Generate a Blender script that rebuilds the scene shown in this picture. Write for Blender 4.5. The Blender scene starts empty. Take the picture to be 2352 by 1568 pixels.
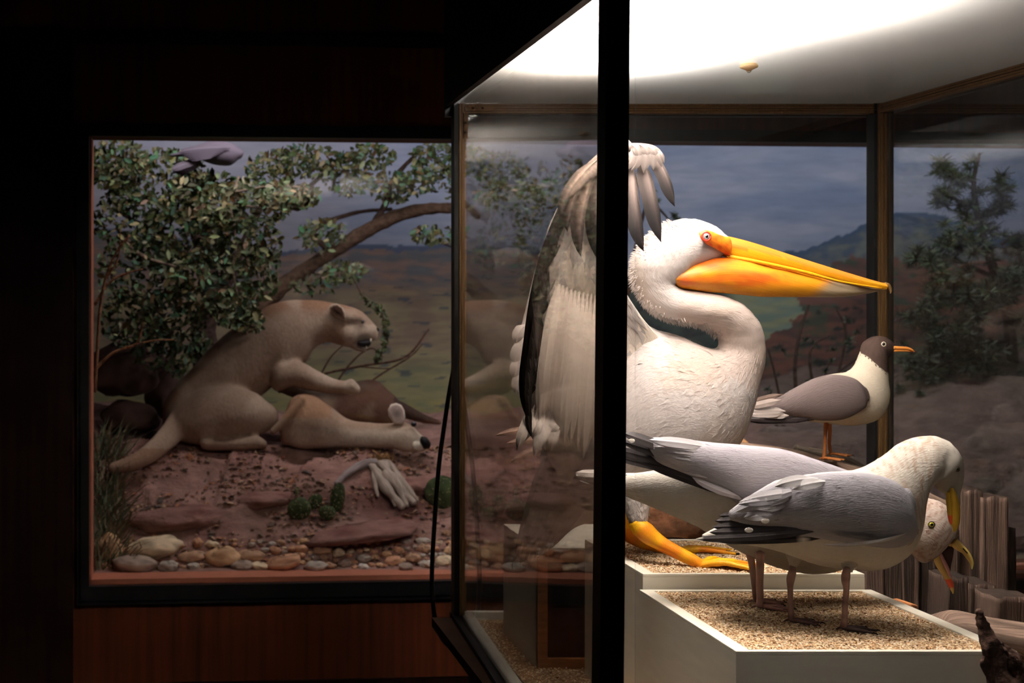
import bpy, bmesh, math, random
import numpy as np
from mathutils import Vector, noise, Matrix
R = random.Random(7)
FP = 50/36*2352.0            # focal length in pixels
PU, PV, CZ = 427.0, 690.0, 1.55
scene = bpy.context.scene
COL = scene.collection
# ---------------- camera, world, exposure ----------------
cam_d = bpy.data.cameras.new('camera'); cam = bpy.data.objects.new('camera', cam_d); COL.objects.link(cam)
cam.location = (0, 0, CZ); cam.rotation_euler = (math.pi/2, 0, 0)
cam_d.lens = 50; cam_d.sensor_width = 36; cam_d.sensor_fit = 'HORIZONTAL'
cam_d.shift_x = (1176-PU)/2352; cam_d.shift_y = -(784-PV)/2352
cam_d.clip_start = .05; cam_d.clip_end = 60
cam_d.dof.use_dof = True; cam_d.dof.focus_distance = 3.1; cam_d.dof.aperture_fstop = 5.6
scene.camera = cam
w = bpy.data.worlds.new('world'); scene.world = w; w.use_nodes = True
w.node_tree.nodes['Background'].inputs[0].default_value = (.5, .55, .7, 1)
w.node_tree.nodes['Background'].inputs[1].default_value = .002
vs = scene.view_settings
scene.display_settings.display_device = 'sRGB'
vs.view_transform = 'Standard'; vs.look = 'None'; vs.gamma = 1; vs.use_curve_mapping = False
vs.exposure = 0.0
scene.cycles.transparent_max_bounces = 32
scene.cycles.max_bounces = 8
scene.cycles.diffuse_bounces = 5

def area_light(name, loc, size, power, color, target=None, sy=None):
    d = bpy.data.lights.new(name, 'AREA'); d.energy = power; d.color = color
    d.shape = 'RECTANGLE' if sy else 'SQUARE'; d.size = size
    if sy: d.size_y = sy
    o = bpy.data.objects.new(name, d); COL.objects.link(o); o.location = loc
    if target is not None:
        o.rotation_euler = (Vector(target)-Vector(loc)).to_track_quat('-Z', 'Y').to_euler()
    return o
# lamp above the frosted ceiling of the glass case
CASE_LAMP = area_light('case_lamp', (1.03, 3.12, 2.275), .22, 150, (1, .915, .85), (1.03, 3.12, 0), 1.1)
_d = bpy.data.lights.new('tray_fill_spot', 'SPOT'); _d.energy = 460; _d.color = (1, .90, .82); _d.spot_size = math.radians(76); _d.spot_blend = .75; _d.shadow_soft_size = .10  # second lamp, added unseen in the hood to brighten the trays
TRAY_FILL = bpy.data.objects.new('tray_fill_spot', _d); COL.objects.link(TRAY_FILL); TRAY_FILL.location = (.97, 2.72, 2.93)
TRAY_FILL.rotation_euler = (Vector((1.12, 3.12, .9))-TRAY_FILL.location).to_track_quat('-Z', 'Y').to_euler()
# strip lamps hidden above the diorama window, and unseen fill lights added to brighten the mural
DIO_A = area_light('diorama_lamp', (.75, 5.64, 2.56), 1.9, 14, (1, .91, .85), (.7, 6.6, .9), .15)
DIO_B = area_light('diorama_lamp', (2.9, 5.86, 2.56), 1.9, 13, (.92, .95, 1), (2.9, 7.0, 1.0), .15)
DIO_C = area_light('mural_fill_light', (.9, 7.0, 2.58), 2.4, 4.6, (.92, .94, 1), (.9, 7.7, 2.2), .1)
DIO_D = area_light('mural_fill_light', (3.3, 7.0, 2.58), 2.4, 4.5, (.88, .94, 1), (3.3, 7.7, 2.2), .1)

# ---------------- helpers ----------------
def P(u, v, Y): return Vector(((u-PU)/FP*Y, Y, CZ-(v-PV)/FP*Y))
def PX(p): return (PU+p[0]/p[1]*FP, PV+(CZ-p[2])/p[1]*FP)
def s2l(c):
    c = c/255.0
    return c/12.92 if c <= .04045 else ((c+.055)/1.055)**2.4
def rgb(r, g, b): return (s2l(r), s2l(g), s2l(b))
def mix(a, b, t):
    t = max(0., min(1., t)); return tuple(a[i]*(1-t)+b[i]*t for i in range(3))
def sm(a, b, x):
    t = max(0., min(1., (x-a)/(b-a))); return t*t*(3-2*t)
def nz(p, s=1.0): return noise.noise(Vector(p)*s)
def fbm(p, s=1.0, o=4): return noise.fractal(Vector(p)*s, 1.0, 2.0, o)
def cat(keys, s):
    n = len(keys)-1; x = max(0., min(1., s))*n; i = min(int(x), n-1); t = x-i
    p1, p2 = keys[i], keys[i+1]
    p0 = keys[i-1] if i > 0 else tuple(2*a-b for a, b in zip(p1, p2))
    p3 = keys[i+2] if i+2 <= n else tuple(2*b-a for a, b in zip(p1, p2))
    return tuple(.5*((2*b)+(-a+c)*t+(2*a-5*b+4*c-d)*t*t+(-a+3*b-3*c+d)*t*t*t) for a, b, c, d in zip(p0, p1, p2, p3))
def pl(x, pts):
    if x <= pts[0][0]: return pts[0][1]
    for (a, b), (c, d) in zip(pts, pts[1:]):
        if x <= c: return b+(d-b)*(x-a)/(c-a)
    return pts[-1][1]

class MB:
    def __init__(s): s.v = []; s.f = []; s.c = []; s.uv = []
    def vert(s, p, c=(1, 1, 1), uv=(0, 0)):
        s.v.append(Vector(p)); s.c.append(c); s.uv.append(uv); return len(s.v)-1
    def grid(s, rows, closed=False):
        for a, b in zip(rows, rows[1:]):
            n = len(a); m = n if closed else n-1
            for j in range(m): s.f.append((a[j], a[(j+1) % n], b[(j+1) % n], b[j]))
    def box(s, x0, x1, y0, y1, z0, z1, c=(1, 1, 1)):
        b = len(s.v)
        for z in (z0, z1):
            for x, y in ((x0, y0), (x1, y0), (x1, y1), (x0, y1)): s.vert((x, y, z), c, (x, z))
        for q in ((0, 3, 2, 1), (4, 5, 6, 7), (0, 1, 5, 4), (1, 2, 6, 5), (2, 3, 7, 6), (3, 0, 4, 7)): s.f.append(tuple(b+i for i in q))
    def hexa(s, pts, c=(1, 1, 1)):      # 8 points: bottom ring then top ring
        b = len(s.v)
        for p in pts: s.vert(p, c, (p[0], p[2]))
        for q in ((0, 3, 2, 1), (4, 5, 6, 7), (0, 1, 5, 4), (1, 2, 6, 5), (2, 3, 7, 6), (3, 0, 4, 7)): s.f.append(tuple(b+i for i in q))
    def tube(s, pts, rad, n=8, col=(1, 1, 1), rough=0.0, tap=False):
        pts = [Vector(p) for p in pts]
        if not hasattr(rad, '__len__'): rad = [rad]*len(pts)
        t = (pts[1]-pts[0]).normalized(); x = t.orthogonal().normalized(); rows = []; L = 0
        for i, p in enumerate(pts):
            if i: L += (p-pts[i-1]).length
            d = (pts[min(i+1, len(pts)-1)]-pts[max(i-1, 0)]).normalized()
            x = (x-d*x.dot(d)).normalized(); y = d.cross(x)
            c = col(p) if callable(col) else col; row = []
            for j in range(n):
                a = 2*math.pi*j/n; r = rad[i]
                if rough: r *= 1+rough*nz((p.x*30+math.cos(a)*1.5, p.y*30+math.sin(a)*1.5, p.z*30))
                row.append(s.vert(p+(x*math.cos(a)+y*math.sin(a))*r, c, (L, a*rad[i])))
            rows.append(row)
        s.grid(rows, True)
        a = s.vert(pts[0]-(pts[1]-pts[0]).normalized()*rad[0]*.5, col(pts[0]) if callable(col) else col)
        b = s.vert(pts[-1]+(pts[-1]-pts[-2]).normalized()*rad[-1]*.5, col(pts[-1]) if callable(col) else col)
        for j in range(n):
            s.f.append((a, rows[0][(j+1) % n], rows[0][j])); s.f.append((b, rows[-1][j], rows[-1][(j+1) % n]))
    def ball(s, c, r, col=(1, 1, 1), n=12, m=8, sc=(1, 1, 1), nzs=0, nf=3, seed=0, rot=0):
        c = Vector(c); rows = []
        for i in range(1, m):
            ph = math.pi*i/m; row = []
            for j in range(n):
                th = 2*math.pi*j/n
                d = Vector((math.sin(ph)*math.cos(th), math.sin(ph)*math.sin(th), math.cos(ph)))
                k = 1+nzs*noise.noise(d*nf*.5+Vector((seed*7.3, seed*3.1, 0)))*1.6
                q = Vector((d.x*sc[0], d.y*sc[1], d.z*sc[2]))*r*k
                if rot: q.rotate(Matrix.Rotation(rot, 3, 'Y'))
                cc = col(d) if callable(col) else col
                row.append(s.vert(c+q, cc, (th*r, ph*r)))
            rows.append(row)
        s.grid(rows, True)
        up = Vector((0, 0, r*sc[2])); 
        if rot: up.rotate(Matrix.Rotation(rot, 3, 'Y'))
        cc = col(Vector((0, 0, 1))) if callable(col) else col
        a = s.vert(c+up, cc); b = s.vert(c-up, col(Vector((0, 0, -1))) if callable(col) else col)
        for j in range(n):
            s.f.append((a, rows[0][j], rows[0][(j+1) % n])); s.f.append((b, rows[-1][(j+1) % n], rows[-1][j]))
    def feather(s, b, m, t, wd, nrm, col, nl=10, cup=.12, blunt=.75, shaft=1.35, asym=0.0):
        b, m, t, nrm = Vector(b), Vector(m), Vector(t), Vector(nrm).normalized(); rows = []
        for i in range(nl+1):
            k = i/nl; p = b*(1-k)**2+m*2*k*(1-k)+t*k*k
            d = ((m-b)*(1-k)+(t-m)*k); d = d.normalized() if d.length > 1e-9 else Vector((0, 0, 1))
            sd = d.cross(nrm).normalized(); up = sd.cross(d).normalized()
            wk = wd*(.12+.88*sm(0, .33, k))*(1-max(0, (k-blunt)/(1-blunt))**2.2)
            c = col(k) if callable(col) else col; row = []
            for j in (-1, -.55, -.09, 0, .09, .55, 1):
                cc = tuple(min(1, x*shaft) for x in c) if abs(j) < .1 else c
                jj = j*(1+asym*(1 if j > 0 else -1))
                h = -abs(j)**1.6*cup*wd+(.035*wd if j == 0 else 0)
                row.append(s.vert(p+sd*wk*jj+up*h, cc, (k*(t-b).length, j*wd)))
            rows.append(row)
        s.grid(rows)
    def build(s, name, mat, parent=None, smooth=True, remesh=None, colfn=None, smi=0):
        me = bpy.data.meshes.new(name); off = ROOT.get(parent.name, Vector()) if parent else Vector()
        if name and parent is None: off = Vector()
        me.from_pydata([v-off for v in s.v], [], s.f); me.update()
        o = bpy.data.objects.new(name, me); COL.objects.link(o)
        if remesh:
            md = o.modifiers.new('r', 'REMESH'); md.mode = 'VOXEL'; md.voxel_size = remesh
            if smi: m2 = o.modifiers.new('s', 'SMOOTH'); m2.iterations = smi; m2.factor = .5
            dg = bpy.context.evaluated_depsgraph_get()
            m3 = bpy.data.meshes.new_from_object(o.evaluated_get(dg)); o.modifiers.clear(); o.data = m3; me = m3; me.name = name
        if smooth: me.polygons.foreach_set('use_smooth', [True]*len(me.polygons))
        ca = me.color_attributes.new('Col', 'FLOAT_COLOR', 'POINT')
        if remesh or colfn:
            cs = [x for v in me.vertices for x in (*colfn(v.co+off), 1)]
        else: cs = [x for c in s.c for x in (c[0], c[1], c[2], 1)]
        ca.data.foreach_set('color', cs)
        if not remesh:
            ua = me.attributes.new('uvp', 'FLOAT_VECTOR', 'POINT')
            ua.data.foreach_set('vector', [x for c in s.uv for x in (c[0], c[1], 0)])
        me.materials.append(mat)
        if parent: o.parent = parent; ROOT[o.name] = off
        return o
ROOT = {}
def thing(name, label, cat_, loc, group=None):
    o = bpy.data.objects.new(name, None); COL.objects.link(o); o.location = loc; o.empty_display_size = .05
    ROOT[o.name] = Vector(loc); o['label'] = label; o['category'] = cat_
    if group: o['group'] = group
    return o
def tag(o, label, cat_, group=None, kind=None):
    o['label'] = label; o['category'] = cat_
    if group: o['group'] = group
    if kind: o['kind'] = kind
    return o
def recenter(o):            # put a one-mesh thing's origin at its base
    me = o.data; n = len(me.vertices); a = np.empty(n*3); me.vertices.foreach_get('co', a); a = a.reshape(-1, 3)
    c = np.array([(a[:, 0].min()+a[:, 0].max())/2, (a[:, 1].min()+a[:, 1].max())/2, a[:, 2].min()])
    me.vertices.foreach_set('co', (a-c).ravel()); me.update(); o.location = c; return o
def struct(o, kind='structure'): o['kind'] = kind; return o

class Loft:                 # sections given by two opposite outline points at depth Y, half thickness d (m)
    def __init__(s, keys, k=.8):
        s.k = []
        for q in keys:
            u1, v1, u2, v2, Y = q[:5]
            d = q[5] if len(q) > 5 else k*(P(u1, v1, Y)-P(u2, v2, Y)).length/2
            s.k.append((u1, v1, u2, v2, Y, d, q[6] if len(q) > 6 else 0.0))
    def at(s, t):
        u1, v1, u2, v2, Y, d, ty = cat(s.k, t); a, b = P(u1, v1, Y), P(u2, v2, Y)
        if ty: b = P(u2, v2, Y+ty)
        return (a+b)/2, (a-b)/2, max(d, .0005)
    def pt(s, t, th):
        C, A, d = s.at(t); return C+A*math.cos(th)+Vector((0, -1, 0))*d*math.sin(th)
    def nrm(s, t, th):
        e = .004; a = s.pt(min(t+e, 1), th)-s.pt(max(t-e, 0), th); b = s.pt(t, th+.02)-s.pt(t, th-.02)
        n = a.cross(b).normalized(); C, _, _ = s.at(t)
        if n.dot(s.pt(t, th)-C) < 0: n = -n
        return n
    def mesh(s, mb, col, ns=60, nt=28, cap0=.6, cap1=.6, disp=None):
        rows = []; L = 0; pc = None
        seq = []
        for i in range(ns+1): seq.append((i/ns, 1.0, 0.0))
        def capr(t, sg, capk):
            out = []
            if capk > 0:
                for q in (30, 55, 75): out.append((t, math.cos(math.radians(q)), sg*capk*math.sin(math.radians(q))))
            return out
        seq = list(reversed(capr(0, -1, cap0)))+seq+capr(1, 1, cap1)
        ends = []
        for (t, k, off) in seq:
            C, A, d = s.at(t)
            if off: 
                C2 = s.at(.02)[0] if t == 0 else s.at(.98)[0]
                ax = ((C2-C) if t == 0 else (C-C2)).normalized(); C = C+ax*off*A.length
            if pc is not None: L += (C-pc).length
            pc = C; row = []
            for j in range(nt):
                th = -math.pi/2+2*math.pi*j/nt
                p = C+(A*math.cos(th)+Vector((0, -1, 0))*d*math.sin(th))*k
                if disp: p = p+(p-C).normalized()*disp(p, t, th)
                u, v = PX(p)
                row.append(mb.vert(p, col(u, v, t, th) if callable(col) else col, (L, th*A.length)))
            rows.append(row)
        mb.grid(rows, True)
        for r_, fl in ((rows[0], 1), (rows[-1], 0)):
            c = sum((mb.v[i] for i in r_), Vector())/nt; k = mb.vert(c, mb.c[r_[0]], mb.uv[r_[0]])
            for j in range(nt):
                a, b = r_[j], r_[(j+1) % nt]; mb.f.append((k, b, a) if fl else (k, a, b))
    def coat(s, mb, col, s0, s1, t0, t1, nr, nc, ls, wt, lift=.003, jit=.5, nl=4, dth=0.0):
        for i in range(nr):
            for j in range(nc):
                a = s0+(s1-s0)*(i+R.uniform(-jit, jit)*.7)/nr
                th = t0+(t1-t0)*(j+(.5 if i % 2 else 0)+R.uniform(-jit, jit)*.5)/nc
                L = ls*R.uniform(.8, 1.2); W = wt*R.uniform(.8, 1.15); rows = []; n = s.nrm(min(max(a, 0), .99), th)
                p0 = s.pt(a, th); u, v = PX(p0); cb = col(u, v, a, th) if callable(col) else col
                g = R.uniform(.92, 1.05); dd = dth+R.uniform(-.3, .3)*wt; lf = lift*R.uniform(.6, 1.4)
                for k in range(nl+1):
                    q = k/nl; wk = W*(.5+.5*sm(0, .4, q))*(1-max(0, (q-.55)/.45)**2.0*.92); aa = a+L*q; row = []
                    for jj in (-1, 0, 1):
                        p = s.pt(min(aa-(.12*L if jj else 0), 1.03), th+wk*jj+dd*q)
                        h = -.001+lf*q*(1 if jj == 0 else .55)
                        row.append(mb.vert(p+n*h, tuple(min(1, c*g*(1.03 if q > .7 else 1)) for c in cb), (aa*s.len(), (th+wk*jj)*.1)))
                    rows.append(row)
                mb.grid(rows)
    def len(s):
        if not hasattr(s, '_l'): s._l = sum((s.at(i/10)[0]-s.at((i+1)/10)[0]).length for i in range(10))
        return s._l

# ---------------- materials ----------------
def newmat(name):
    m = bpy.data.materials.new(name); m.use_nodes = True; nt = m.node_tree; b = nt.nodes['Principled BSDF']; return m, nt, b
def N(nt, t, **k):
    n = nt.nodes.new(t)
    for a, b in k.items(): setattr(n, a, b)
    return n
def vmat(name, rough=.8, attr='uvp', sc=(60, 400, 1), bump=.3, spec=.2, noise_amt=.12, sheen=0, dist=.002, base=None, metal=0, coat=0):
    m, nt, b = newmat(name); L = nt.links
    if base is None:
        a = N(nt, 'ShaderNodeAttribute', attribute_name='Col'); csrc = a.outputs['Color']
    else:
        a = N(nt, 'ShaderNodeRGB'); a.outputs[0].default_value = (*base, 1); csrc = a.outputs[0]
    if attr: cs = N(nt, 'ShaderNodeAttribute', attribute_name=attr).outputs['Vector']
    else: cs = N(nt, 'ShaderNodeTexCoord').outputs['Object']
    mp = N(nt, 'ShaderNodeMapping'); mp.inputs['Scale'].default_value = sc; L.new(cs, mp.inputs[0])
    n1 = N(nt, 'ShaderNodeTexNoise'); n1.inputs['Scale'].default_value = 1; n1.inputs['Detail'].default_value = 5; L.new(mp.outputs[0], n1.inputs['Vector'])
    mr = N(nt, 'ShaderNodeMapRange'); mr.inputs[3].default_value = 1-noise_amt*2; mr.inputs[4].default_value = 1+noise_amt*2; L.new(n1.outputs[0], mr.inputs[0])
    mx = N(nt, 'ShaderNodeVectorMath', operation='MULTIPLY'); L.new(csrc, mx.inputs[0]); L.new(mr.outputs[0], mx.inputs[1])
    L.new(mx.outputs[0], b.inputs['Base Color'])
    bp = N(nt, 'ShaderNodeBump'); bp.inputs['Strength'].default_value = bump; bp.inputs['Distance'].default_value = dist
    L.new(n1.outputs[0], bp.inputs['Height']); L.new(bp.outputs[0], b.inputs['Normal'])
    b.inputs['Roughness'].default_value = rough; b.inputs['Specular IOR Level'].default_value = spec; b.inputs['Metallic'].default_value = metal
    if sheen: b.inputs['Sheen Weight'].default_value = sheen
    if coat: b.inputs['Coat Weight'].default_value = coat
    return m
M = {}
M['plume'] = vmat('plumage', sc=(55, 420, 1), bump=.55, noise_amt=.05, dist=.002)
M['plume_soft'] = vmat('soft_plumage', sc=(120, 260, 1), bump=.5, noise_amt=.04, dist=.0025)
M['feather'] = vmat('flight_feather', sc=(25, 900, 1), bump=.3, noise_amt=.1, rough=.6, dist=.0008, spec=.3)
M['bill'] = vmat('horny_bill', sc=(9, 260, 1), bump=.35, noise_amt=.12, rough=.5, spec=.45, dist=.0015)
M['leg'] = vmat('scaly_skin', sc=(220, 220, 1), bump=.5, noise_amt=.12, rough=.5, spec=.4, dist=.001)
M['eye'] = vmat('glass_eye', attr=None, sc=(1, 1, 1), bump=0, noise_amt=0, rough=.08, spec=.8)
M['fur'] = vmat('short_fur', attr=None, sc=(90, 90, 60), bump=.6, noise_amt=.14, rough=.9, dist=.004)
M['white_paint'] = vmat('chipped_white_paint', attr=None, sc=(9, 9, 60), bump=.25, noise_amt=.05, rough=.55, base=rgb(224, 217, 200), dist=.002, spec=.3)
M['rail_paint'] = vmat('worn_rail_paint', attr=None, sc=(14, 14, 14), bump=.2, noise_amt=.08, rough=.5, base=rgb(196, 192, 182), dist=.002)
M['black_metal'] = vmat('black_frame', attr=None, sc=(6, 6, 2), bump=.05, noise_amt=.1, rough=.5, base=(.006, .006, .0065), spec=.3)
M['bronze'] = vmat('bronze_strip', attr=None, sc=(240, 240, 1.5), bump=.3, noise_amt=.4, rough=.38, base=rgb(100, 74, 46), metal=.3, dist=.003)
M['ply'] = vmat('raw_plywood', attr=None, sc=(14, 14, 90), bump=.3, noise_amt=.3, rough=.7, base=rgb(170, 116, 74), dist=.002)
M['inner'] = vmat('box_inside', attr=None, sc=(10, 10, 10), bump=.1, noise_amt=.2, rough=.8, base=rgb(66, 44, 32))
M['wood_old'] = vmat('weathered_wood', attr='uvp', sc=(9, 260, 1), bump=.9, noise_amt=.45, rough=.8, dist=.003)
M['bark'] = vmat('bark', attr=None, sc=(38, 38, 38), bump=1, noise_amt=.45, rough=.9, dist=.012)
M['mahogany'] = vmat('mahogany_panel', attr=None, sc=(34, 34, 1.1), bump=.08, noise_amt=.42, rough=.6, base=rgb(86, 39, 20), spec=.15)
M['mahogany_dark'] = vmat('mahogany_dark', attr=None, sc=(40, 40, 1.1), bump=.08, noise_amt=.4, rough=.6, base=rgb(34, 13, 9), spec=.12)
M['pinkpaint'] = vmat('terracotta_paint', attr=None, sc=(20, 20, 20), bump=.1, noise_amt=.08, rough=.7, base=rgb(178, 112, 90))
M['stone'] = vmat('river_stone', attr=None, sc=(16, 16, 16), bump=.5, noise_amt=.28, rough=.75, dist=.006)
M['ground'] = vmat('red_rock_ground', attr=None, sc=(14, 14, 26), bump=1, noise_amt=.22, rough=.95, dist=.02)
M['chips'] = vmat('crushed_shell', attr=None, sc=(40, 40, 40), bump=.1, noise_amt=.15, rough=.8)
M['leaf'] = vmat('leaf', attr=None, sc=(30, 30, 30), bump=.1, noise_amt=.2, rough=.55, spec=.4)
M['mural'] = vmat('painted_mural', attr=None, sc=(7, 7, 40), bump=.1, noise_amt=.10, rough=.9, spec=.1)
M['cable'] = vmat('black_rubber', attr=None, sc=(9, 9, 9), bump=0, noise_amt=0, rough=.45, base=(.004, .004, .005), spec=.4)
M['floor'] = vmat('dark_floor', attr=None, sc=(5, 5, 5), bump=.05, noise_amt=.15, rough=.4, base=rgb(30, 26, 26))
M['plain'] = vmat('coloured_surface', attr=None, sc=(20, 20, 20), bump=.1, noise_amt=.05, rough=.5)
def glass_mat(name, dust=.0, tint=(1, 1, 1), streak=True, kr=1.0):
    m, nt, b = newmat(name); L = nt.links; nt.nodes.remove(b); out = [n for n in nt.nodes if n.type == 'OUTPUT_MATERIAL'][0]
    lw = N(nt, 'ShaderNodeLayerWeight'); lw.inputs[0].default_value = .5
    p5 = N(nt, 'ShaderNodeMath', operation='POWER'); p5.inputs[1].default_value = 5; L.new(lw.outputs['Facing'], p5.inputs[0])
    ma = N(nt, 'ShaderNodeMath', operation='MULTIPLY_ADD'); ma.inputs[1].default_value = .96*kr; ma.inputs[2].default_value = .04*kr; L.new(p5.outputs[0], ma.inputs[0])
    tr = N(nt, 'ShaderNodeBsdfTransparent'); tr.inputs[0].default_value = (*tint, 1)
    gl = N(nt, 'ShaderNodeBsdfGlossy'); gl.inputs['Roughness'].default_value = 0.0; gl.inputs[0].default_value = (1, 1, 1, 1)
    mx = N(nt, 'ShaderNodeMixShader'); L.new(ma.outputs[0], mx.inputs[0]); L.new(tr.outputs[0], mx.inputs[1]); L.new(gl.outputs[0], mx.inputs[2])
    if dust:
        tc = N(nt, 'ShaderNodeTexCoord'); mp = N(nt, 'ShaderNodeMapping'); mp.inputs['Scale'].default_value = (18, 18, 5) if streak else (60, 60, 60); L.new(tc.outputs['Object'], mp.inputs[0])
        n1 = N(nt, 'ShaderNodeTexNoise'); n1.inputs['Scale'].default_value = 2.5; n1.inputs['Detail'].default_value = 6; L.new(mp.outputs[0], n1.inputs[0])
        r = N(nt, 'ShaderNodeMapRange'); r.inputs[1].default_value = .35; r.inputs[2].default_value = .8; r.inputs[3].default_value = dust*.3; r.inputs[4].default_value = dust*2; L.new(n1.outputs[0], r.inputs[0])
        df = N(nt, 'ShaderNodeBsdfDiffuse'); df.inputs[0].default_value = (.8, .8, .78, 1)
        m2 = N(nt, 'ShaderNodeMixShader'); L.new(r.outputs[0], m2.inputs[0]); L.new(mx.outputs[0], m2.inputs[1]); L.new(df.outputs[0], m2.inputs[2]); mx = m2
    L.new(mx.outputs[0], out.inputs[0]); return m
M['glass'] = glass_mat('clear_glass', .004); M['glass_side'] = glass_mat('dusty_side_glass', .02, tint=(.80, .775, .75), kr=.8)
M['glass_dio'] = glass_mat('diorama_glass', 0, kr=.3)
def frosted():
    m, nt, b = newmat('frosted_ceiling_glass'); L = nt.links; nt.nodes.remove(b); out = [n for n in nt.nodes if n.type == 'OUTPUT_MATERIAL'][0]
    t = N(nt, 'ShaderNodeBsdfTranslucent'); t.inputs[0].default_value = (.9, .9, .88, 1)
    d = N(nt, 'ShaderNodeBsdfDiffuse'); d.inputs[0].default_value = (.8, .8, .76, 1)
    g = N(nt, 'ShaderNodeBsdfGlossy'); g.inputs['Roughness'].default_value = .08
    a = N(nt, 'ShaderNodeMixShader'); a.inputs[0].default_value = .35; L.new(t.outputs[0], a.inputs[1]); L.new(d.outputs[0], a.inputs[2])
    lw = N(nt, 'ShaderNodeLayerWeight'); p5 = N(nt, 'ShaderNodeMath', operation='POWER'); p5.inputs[1].default_value = 5; L.new(lw.outputs['Facing'], p5.inputs[0])
    lw.inputs[0].default_value = .5
    ma = N(nt, 'ShaderNodeMath', operation='MULTIPLY_ADD'); ma.inputs[1].default_value = .96; ma.inputs[2].default_value = .04; L.new(p5.outputs[0], ma.inputs[0])
    x = N(nt, 'ShaderNodeMixShader'); L.new(ma.outputs[0], x.inputs[0]); L.new(a.outputs[0], x.inputs[1]); L.new(g.outputs[0], x.inputs[2])
    tp = N(nt, 'ShaderNodeBsdfTransparent'); y = N(nt, 'ShaderNodeMixShader'); y.inputs[0].default_value = .3; L.new(x.outputs[0], y.inputs[1]); L.new(tp.outputs[0], y.inputs[2])
    L.new(y.outputs[0], out.inputs[0]); return m
M['frosted'] = frosted()
# ---------------- the room ----------------
def wy(x): return 5.25+.08*(x+.354)          # front plane of the panelled wall
def wbox(mb, x0, x1, z0, z1, f=0.0, t=.12):
    mb.hexa([(x0, wy(x0)-f, z0), (x1, wy(x1)-f, z0), (x1, wy(x1)+t, z0), (x0, wy(x0)+t, z0),
             (x0, wy(x0)-f, z1), (x1, wy(x1)-f, z1), (x1, wy(x1)+t, z1), (x0, wy(x0)+t, z1)])
WL, WR, WB, WT = -.356, 4.35, .50, 2.155
mb = MB(); wbox(mb, -2.2, WL, 0, 3.2); wbox(mb, WR, 5.6, 0, 3.2); wbox(mb, WL, WR, WT+.0, 3.2); wbox(mb, WL, WR, 0, WB)
struct(mb.build('wall_back', M['mahogany'], smooth=False))
mb = MB(); wbox(mb, -2.2, 5.6, 2.50, 2.535, .03); struct(mb.build('trim_1', M['black_metal'], smooth=False))
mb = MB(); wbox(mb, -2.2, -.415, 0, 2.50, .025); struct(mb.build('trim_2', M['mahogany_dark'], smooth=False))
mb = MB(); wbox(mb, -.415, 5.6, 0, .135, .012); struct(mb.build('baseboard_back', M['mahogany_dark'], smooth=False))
# window of the big diorama: black moulded frame, terracotta reveal, glass
mb = MB(); f0, f1 = .035, .045
wbox(mb, WL-f1+.015, WL+.0, WB-.052, WT+.03, .03, .0); wbox(mb, WL, WR, WB-.052, WB-.0, .03, 0); wbox(mb, WL, WR, WT, WT+.03, .03, 0); wbox(mb, WR, WR+.03, WB-.052, WT+.03, .03, 0)
wbox(mb, WL-f1, WR+f1, WB-.07, WB-.052, .02, 0); wbox(mb, WL-f1, WR+f1, WT+.03, WT+.045, .02, 0); wbox(mb, WL-f1, WL-f1+.015, WB-.052, WT+.03, .02, 0)
win = struct(mb.build('window_1', M['black_metal'], smooth=False))
mb = MB(); wbox(mb, WL, WR, WB, WB+.018, -.012, .14); wbox(mb, WL, WL+.006, WB, WT, -.012, .14); o = mb.build('window_reveal', M['pinkpaint'], win, smooth=False)
mb = MB(); wbox(mb, WL, WR, WB, WT, -.004, .008); o = mb.build('window_glass', M['glass_dio'], win, smooth=False)
# room floor and ceiling, diorama inside shell
mb = MB(); mb.box(-2.2, 5.6, -1.5, 5.3, -.05, 0); struct(mb.build('floor', M['floor'], smooth=False))
mb = MB(); mb.box(-2.2, 5.6, -1.5, 5.8, 3.2, 3.25); struct(mb.build('ceiling', M['floor'], smooth=False))
mb = MB(); mb.box(WL-.45, 6.2, 5.62, 7.95, 2.62, 2.66); struct(mb.build('trim_3', M['floor'], smooth=False))

# ---------------- diorama ground ----------------
GP = [(5.3, .49), (5.5, .525), (5.6, .605), (5.7, .70), (5.8, .80), (5.9, .885), (6.0, .92), (6.2, .94), (6.6, .95), (7.7, .96)]
def gz(x, y):
    z = pl(y, GP)
    k = sm(5.5, 5.9, y)
    z += k*.035*fbm((x*1.4, y*2.2, .3), 1.6, 4)
    st = noise.noise(Vector((x*1.1, y*1.6, 4.1)))*3
    z += k*.035*(sm(.25, .5, st % 1.0)-.5)*sm(6.25, 6.0, y)
    z += k*.022*fbm((x*6, y*8, 1.7), 1, 4)
    z += .16*sm(2.0, 3.3, x)*sm(5.8, 6.5, y)+.10*sm(3.0, 3.6, x)*sm(5.9, 6.4, y)*(1+nz((x*2, y*2, 0)))
    z += .10*sm(.3, -.5, x)*sm(6.2, 6.7, y)
    return z
def gcol(x, y, z):
    a = rgb(140, 100, 94); b = rgb(116, 94, 82); c = rgb(160, 124, 116); d = rgb(84, 48, 46)
    n = fbm((x*2.1, y*3, z*2), 1.5, 4); q = fbm((x*5+9, y*6, 3), 1, 3)
    c0 = mix(mix(a, b, .5+n), c, .5+q*.7)
    c0 = mix(c0, d, sm(.1, .5, nz((x*3+5, y*4, z*6)))*.6)
    return mix(c0, rgb(100, 88, 80), sm(2.0, 2.8, x)*.8)
mb = MB(); rows = []; NX, NY = 520, 170
for j in range(NY+1):
    y = 5.33+(7.75-5.33)*(j/NY)**1.25; row = []
    for i in range(NX+1):
        x = -.8+5.8*i/NX; yy = y+.08*(x+.354)*(1-j/NY); z = gz(x, yy); row.append(mb.vert((x, yy, z), gcol(x, yy, z)))
    rows.append(row)
mb.grid(rows); struct(mb.build('diorama_ground', M['ground']))

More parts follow.
